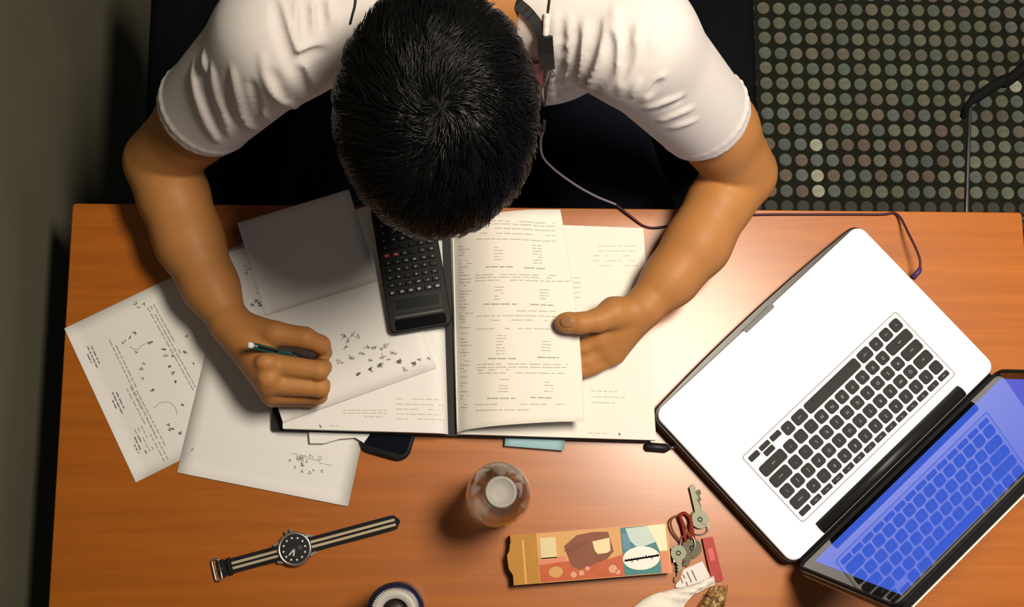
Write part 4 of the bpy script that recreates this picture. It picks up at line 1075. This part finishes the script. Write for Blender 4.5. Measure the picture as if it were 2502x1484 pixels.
root = wq[None]*np.cos(th0)[:, None] + (ua[None]*np.cos(ph0)[:, None] + va[None]*np.sin(ph0)[:, None])*np.sin(th0)[:, None]
NC = 1100; cid = np.argmax(root @ root[:NC].T, 1)
ln = .5*ln + .5*ln[cid]; tw = .3*tw + .7*tw[cid]; lift = .35*lift + .65*lift[cid]
lift = lift*np.where((root @ [0, 1, 0]) > .45, .6, 1.0)
pts = []
for k in range(NP):
    t = k/(NP - 1); th = th0 + ln*t; ph = ph0 + tw*t*np.clip(.5/np.maximum(th, .2), 0, 1.2) + rng.normal(0, .01, NS)
    nrm = wq[None]*np.cos(th)[:, None] + (ua[None]*np.cos(ph)[:, None] + va[None]*np.sin(ph)[:, None])*np.sin(th)[:, None]
    nrm = nrm + (nrm[cid] - nrm)*(.38*t); nrm /= np.linalg.norm(nrm, axis=1, keepdims=True)
    r = 0.965 + (lift/.1)*(t**.7)*(1 - .25*t) 
    q = nrm*r[:, None]; pts.append(q[:, :1]*HA[0]*hx + q[:, 1:2]*HA[1]*hf + q[:, 2:]*HA[2]*hu + HC)
pts = np.stack(pts, 1)
rel = pts[:, 0] - HC; fu = rel @ hf; uu = rel @ hu
keep = ~((uu < -.075) | ((fu > .052) & (uu < -.035)) | ((fu > .085) & (uu < .0)))
pts, rad = pts[keep], rad[keep]; NS = len(pts)
tg = np.gradient(pts, axis=1); tg /= np.linalg.norm(tg, axis=2, keepdims=True) + 1e-9
rl = pts - HC; u1 = np.cross(tg, rl); u1 /= np.linalg.norm(u1, axis=2, keepdims=True) + 1e-9; u2 = np.cross(tg, u1)
tap = np.array([1.0, 1.0, .95, .8, .55, .12]); V = []
for k in range(3):
    a = 2*math.pi*k/3; V.append(pts + (u1*math.cos(a) + u2*math.sin(a))*(rad[:, None]*tap[None])[..., None])
V = np.stack(V, 2)           # strand, point, side
base = (np.arange(NS)*NP*3)[:, None, None]; i_ = np.arange(NP - 1)[None, :, None]*3; k_ = np.arange(3)[None, None, :]; l_ = (k_ + 1) % 3
Q = np.stack([base + i_ + k_, base + i_ + l_, base + i_ + 3 + l_, base + i_ + 3 + k_], -1).reshape(-1, 4)
me = bpy.data.meshes.new('hair_strands'); me.vertices.add(V.size//3); me.vertices.foreach_set('co', V.astype(np.float32).ravel())
me.loops.add(len(Q)*4); me.loops.foreach_set('vertex_index', Q.astype(np.int32).ravel()); me.polygons.add(len(Q)); me.polygons.foreach_set('loop_start', np.arange(0, len(Q)*4, 4, dtype=np.int32))
me.polygons.foreach_set('use_smooth', np.ones(len(Q), bool)); me.update(calc_edges=True)
hs = link('hair_strands', me, M_hair, hair, False, True); hs['kind'] = 'stuff'

# ================================================================== PEN
p0, p1 = H(607, 843, .122), H(776, 886, .0325); pd = (p1 - p0)/np.linalg.norm(p1 - p0); PLn = float(np.linalg.norm(p1 - p0))
pen = empty('pen', tuple(p1), 'slim dark green pen with white end held in the writing hand', 'pen')
M_pen = mat('pen_green', (0.015, 0.07, 0.055), 0.3)
pt = lambda t: tuple(p0 + pd*PLn*t)
MB().tube([pt(.05), pt(.86)], .0042, 12).build('barrel', M_pen, pen, True, True)
MB().tube([pt(0), pt(.012), pt(.055)], [.0030, .0038, .0040], 12).build('end_cap', mat('pen_white', (.72, .70, .64), .4), pen, True, True)
MB().tube([pt(.60), pt(.86)], .0046, 12).build('grip', M_black, pen, True, True)
MB().tube([pt(.86), pt(.96), pt(1.0)], [.0038, .0018, .0006], 12).build('tip', M_chrome, pen, True, True)
up = np.cross(pd, np.cross([0, 0, 1], pd)); up /= np.linalg.norm(up)
MB().tube([p0 + pd*PLn*.09 + up*.0050, p0 + pd*PLn*.10 + up*.0062, p0 + pd*PLn*.36 + up*.0058], .0012, 8).build('clip', M_black, pen, True, True)

# ================================================================== LANYARD, EARPHONES
def on(px, py, lift=.002, fallback=.30):
    p = sh.hit(px, py)
    if p is None: p = H(px, py, fallback)
    return p - UR(px, py)*lift
def drape(pl, lift, n=8):
    out = []
    for (x, y, _) in spline([(a, b_, 0) for a, b_ in pl], n):
        p = sh.hit(x, y)
        if p is not None: out.append(p - UR(x, y)*lift)
    return out
def ribbon(P, w, th, name, m, parent):
    V = []; n = len(P)
    for i, p in enumerate(P):
        t = P[min(i + 1, n - 1)] - P[max(i - 1, 0)]; t /= np.linalg.norm(t); nn = CAM - p; s_ = np.cross(t, nn); s_ /= np.linalg.norm(s_); nn = np.cross(s_, t); nn /= np.linalg.norm(nn)
        for a, b_ in ((-w/2, th), (w/2, th), (w/2, 0), (-w/2, 0)): V.append(p + s_*a + nn*b_)
    Fc = [(i*4 + k, i*4 + (k + 1) % 4, (i + 1)*4 + (k + 1) % 4, (i + 1)*4 + k) for i in range(n - 1) for k in range(4)] + [(0, 1, 2, 3), (n*4 - 1, n*4 - 2, n*4 - 3, n*4 - 4)]
    return flush(V, Fc, name, m, parent)
lp0 = on(1333, 120)
lan = empty('lanyard', tuple(lp0), 'black neck lanyard with buckle and red badge hanging on the white t-shirt', 'lanyard')
P = drape([(1225, -45), (1258, 2), (1290, 32), (1316, 66), (1328, 92)], .001)
if len(P) > 2: ribbon(P, .0125, .0018, 'neck_strap', M_black, lan)
ribbon([on(1331, 84, .001), on(1333, 120, .004), on(1336, 156, .001)], .0165, .008, 'buckle', M_black, lan)
P = drape([(1340, 156), (1336, 190), (1330, 230), (1326, 262)], .002, 6)
if len(P) > 2: ribbon(P, .0055, .0016, 'lower_strap', M_black, lan)
ribbon([on(1310, 150, .002), on(1313, 172, .003), on(1316, 200, .002)], .0150, .003, 'badge', mat('badge_red', (.42, .03, .09), .4), lan)
MB().tube([tuple(on(1343, 160, .003)), tuple(on(1352, 178, .004)), tuple(on(1356, 186, .002))], .0011, 8).build('metal_clip', M_chrome, lan, True, True)
ear = empty('earphone_cable', tuple(on(1338, 60)), 'thin grey violet earphone cable from the t-shirt to the laptop', 'cable')
M_cord = mat('violet_grey_cord', (.26, .22, .28), .5); M_cordd = mat('plum_cord', (.055, .018, .03), .5)
P = drape([(1345, -40), (1343, 0), (1338, 36)], .0015)
if len(P) > 1: MB().tube(P, .0011, 8).build('ear_wire', M_black, ear, True, True)
P = drape([(872, -40), (868, 10), (862, 34), (856, 58)], .0015)
if len(P) > 1: MB().tube(P, .0012, 8).build('ear_wire', M_black, ear, True, True)
P = drape([(1336, 34), (1334, 60), (1333, 86)], .0020)
if len(P) > 1: MB().tube(P, .0034, 10).build('splitter', mat('white_plastic', (.72, .70, .68), .4), ear, True, True)
P = drape([(1342, 150), (1338, 185), (1326, 218), (1330, 250), (1333, 285)], .0035)
if len(P) > 1: MB().tube(P, .0013, 8).build('chest_wire', mat('cord_pale', (.55, .52, .54), .5), ear, True, True)
MB().tube(spline([H(1330, 296, .20), H(1328, 318, .16)], 4), .0026, 10).build('inline_remote', M_black, ear, True, True)
MB().tube(spline([H(1328, 318, .16), H(1321, 345, .12), H(1326, 382, .08), H(1352, 412, .05), H(1400, 448, .028), H(1452, 478, .012), H(1505, 500, .006)], 8), .0016, 8).build('hanging_cord', M_cord, ear, True, True)
MB().tube(spline([H(1505, 500, .006), H(1540, 528, .004), H(1575, 553, .0018), H(1612, 556, .0018), H(1680, 542, .0018), H(1820, 526, .0018), H(2000, 524, .0018), H(2150, 524, .0022), H(2192, 524, .004), H(2222, 575, .020), H(2246, 628, .028), H(2247, 655, .027), H(2238, 672, .025), H(2232, 680, .0235)], 8), .0016, 8).build('desk_cord', M_cordd, ear, True, True)
q0, q1 = np.array([-LW_/2 - .002, 0, .024]), np.array([-LW_/2 - .019, 0, .024])
pj = lloc(2227, 684); Rz = Matrix.Rotation(math.atan2(Lx[1], Lx[0]), 3, 'Z')
w_ = lambda x, y, z: tuple(Rz @ Vector((x, y, 0)) + Vector((Lc[0], Lc[1], DZ + z)))
MB().tube([w_(-LW_/2 - .0045, pj[1], .0285), w_(-LW_/2 - .017, pj[1] - .001, .0285), w_(-LW_/2 - .022, pj[1] - .003, .0285)], [.0036, .0036, .002], 12).build('jack_plug', mat('violet_plug', (.06, .03, .10), .4), ear, True, True)

# ================================================================== CHAIRS
ch = empty('task_chair', (cxp, .48, 0), 'black upholstered armchair the person sits on', 'chair')
def pad(name, c, d, r, m, parent, rb=.02):
    mb = MB().prism(rrect(d[0], d[1], r, 6), c[2] - d[2]/2, c[2] + d[2]/2, (c[0], c[1]), inset=rb, ih=rb); return mb.build(name, m, parent, True)
pad('seat', (0.02, -.02, .415), (.74, .66, .07), .06, M_chair, ch)
bk_ = MB().prism(rrect(.48, .56, .08, 6), -.03, .03, inset=.02, ih=.02); mm = Matrix.Translation((0, .40, .80)) @ Matrix.Rotation(math.radians(80), 4, 'X'); bk_.v = [tuple(mm @ Vector(v)) for v in bk_.v]; bk_.build('backrest', M_chair, ch, True)
MB().tube([(0, .20, .36), (0, .38, .40), (0, .44, .60)], .022, 10).build('back_support', M_black, ch, True)
aR = U(1852, 90, -.075); axo = aR[0] - cxp - .055
for sx in (-1, 1):
    x = sx*axo
    pad('armrest', (x, -.11, DZ - .095), (.105, .30, .045), .045, M_chair, ch, .012)
    MB().tube([(x, -.06, DZ - .115), (x, -.02, .50), (sx*.27, .02, .40), (sx*.2, .02, .385)], .016, 10).build('arm_post', M_black, ch, True)
MB().tube([(0, .02, .08), (0, .02, .38)], .028, 14).build('column', M_black, ch, True)
for k in range(5):
    a = 2*math.pi*k/5 + .3; mb = MB().tube([(0, .02, .10), (.29*math.cos(a), .02 + .29*math.sin(a), .075)], [.024, .014], 8); mb.build('base_arm', M_black, ch, True)
    MB().tube([(.29*math.cos(a) - .012*math.sin(a), .02 + .29*math.sin(a) + .012*math.cos(a), .03), (.29*math.cos(a) + .012*math.sin(a), .02 + .29*math.sin(a) - .012*math.cos(a), .03)], .029, 14).build('caster', M_blackm, ch, True)
# wire-framed chair further along
wc0 = U(2366, 380, -.30); 
wc = empty('wire_chair', (wc0[0] + .25, wc0[1], 0), 'chair with thin steel rod frame and black arm partly in view beyond the desk', 'chair')
wx, wy = wc0[0] + .25, wc0[1]
a0 = U(2370, 252, -.12)
r0 = [U(2369, 250, -.12), U(2366, 330, -.16), U(2362, 470, -.20), U(2360, 560, -.22)]
mxc = wx + .33
mir = lambda P, f_: [np.array([2*mxc - p[0], p[1], p[2]]) if f_ else np.array(p) for p in P]
b0, b1 = U(2371, 250, -.115), U(2520, 150, -.115)
for f_ in (False, True):
    P = spline(r0, 6) + [np.array([r0[-1][0], r0[-1][1] - .005, .004])]
    MB().tube(mir(P, f_), .0036, 10).build('frame_rod', M_chrome, wc, True, True)
    P = spline([b0 + [-.004, -.015, -.02], b0, b0*.5 + b1*.5 + [0, 0, .004], b1, (wx + .13, wy + .40, b1[2] + .03)], 6)
    MB().tube(mir(P, f_), [.005]*7 + [.0080]*(len(P) - 7), 10).build('arm_bar', M_blackm, wc, True, True)
MB().tube([(r0[-1][0], wy - .10, .43), (2*mxc - r0[-1][0], wy - .10, .43)], .005, 10).build('cross_rod', M_chrome, wc, True, True)
pad('seat', (.32, .16, .43), (.42, .44, .04), .05, M_chair, wc)
for dx in (.13, .53): MB().tube([(dx, .36, .02), (dx, .38, .45), (dx, .40, .80)], .006, 10).build('rear_leg', M_chrome, wc, True)
bk_ = MB().prism(rrect(.44, .30, .05, 5), -.015, .015, inset=.01, ih=.01); mm = Matrix.Translation((.33, .405, .72)) @ Matrix.Rotation(math.radians(85), 4, 'X'); bk_.v = [tuple(mm @ Vector(v)) for v in bk_.v]; bk_.build('backrest', M_chair, wc, True)
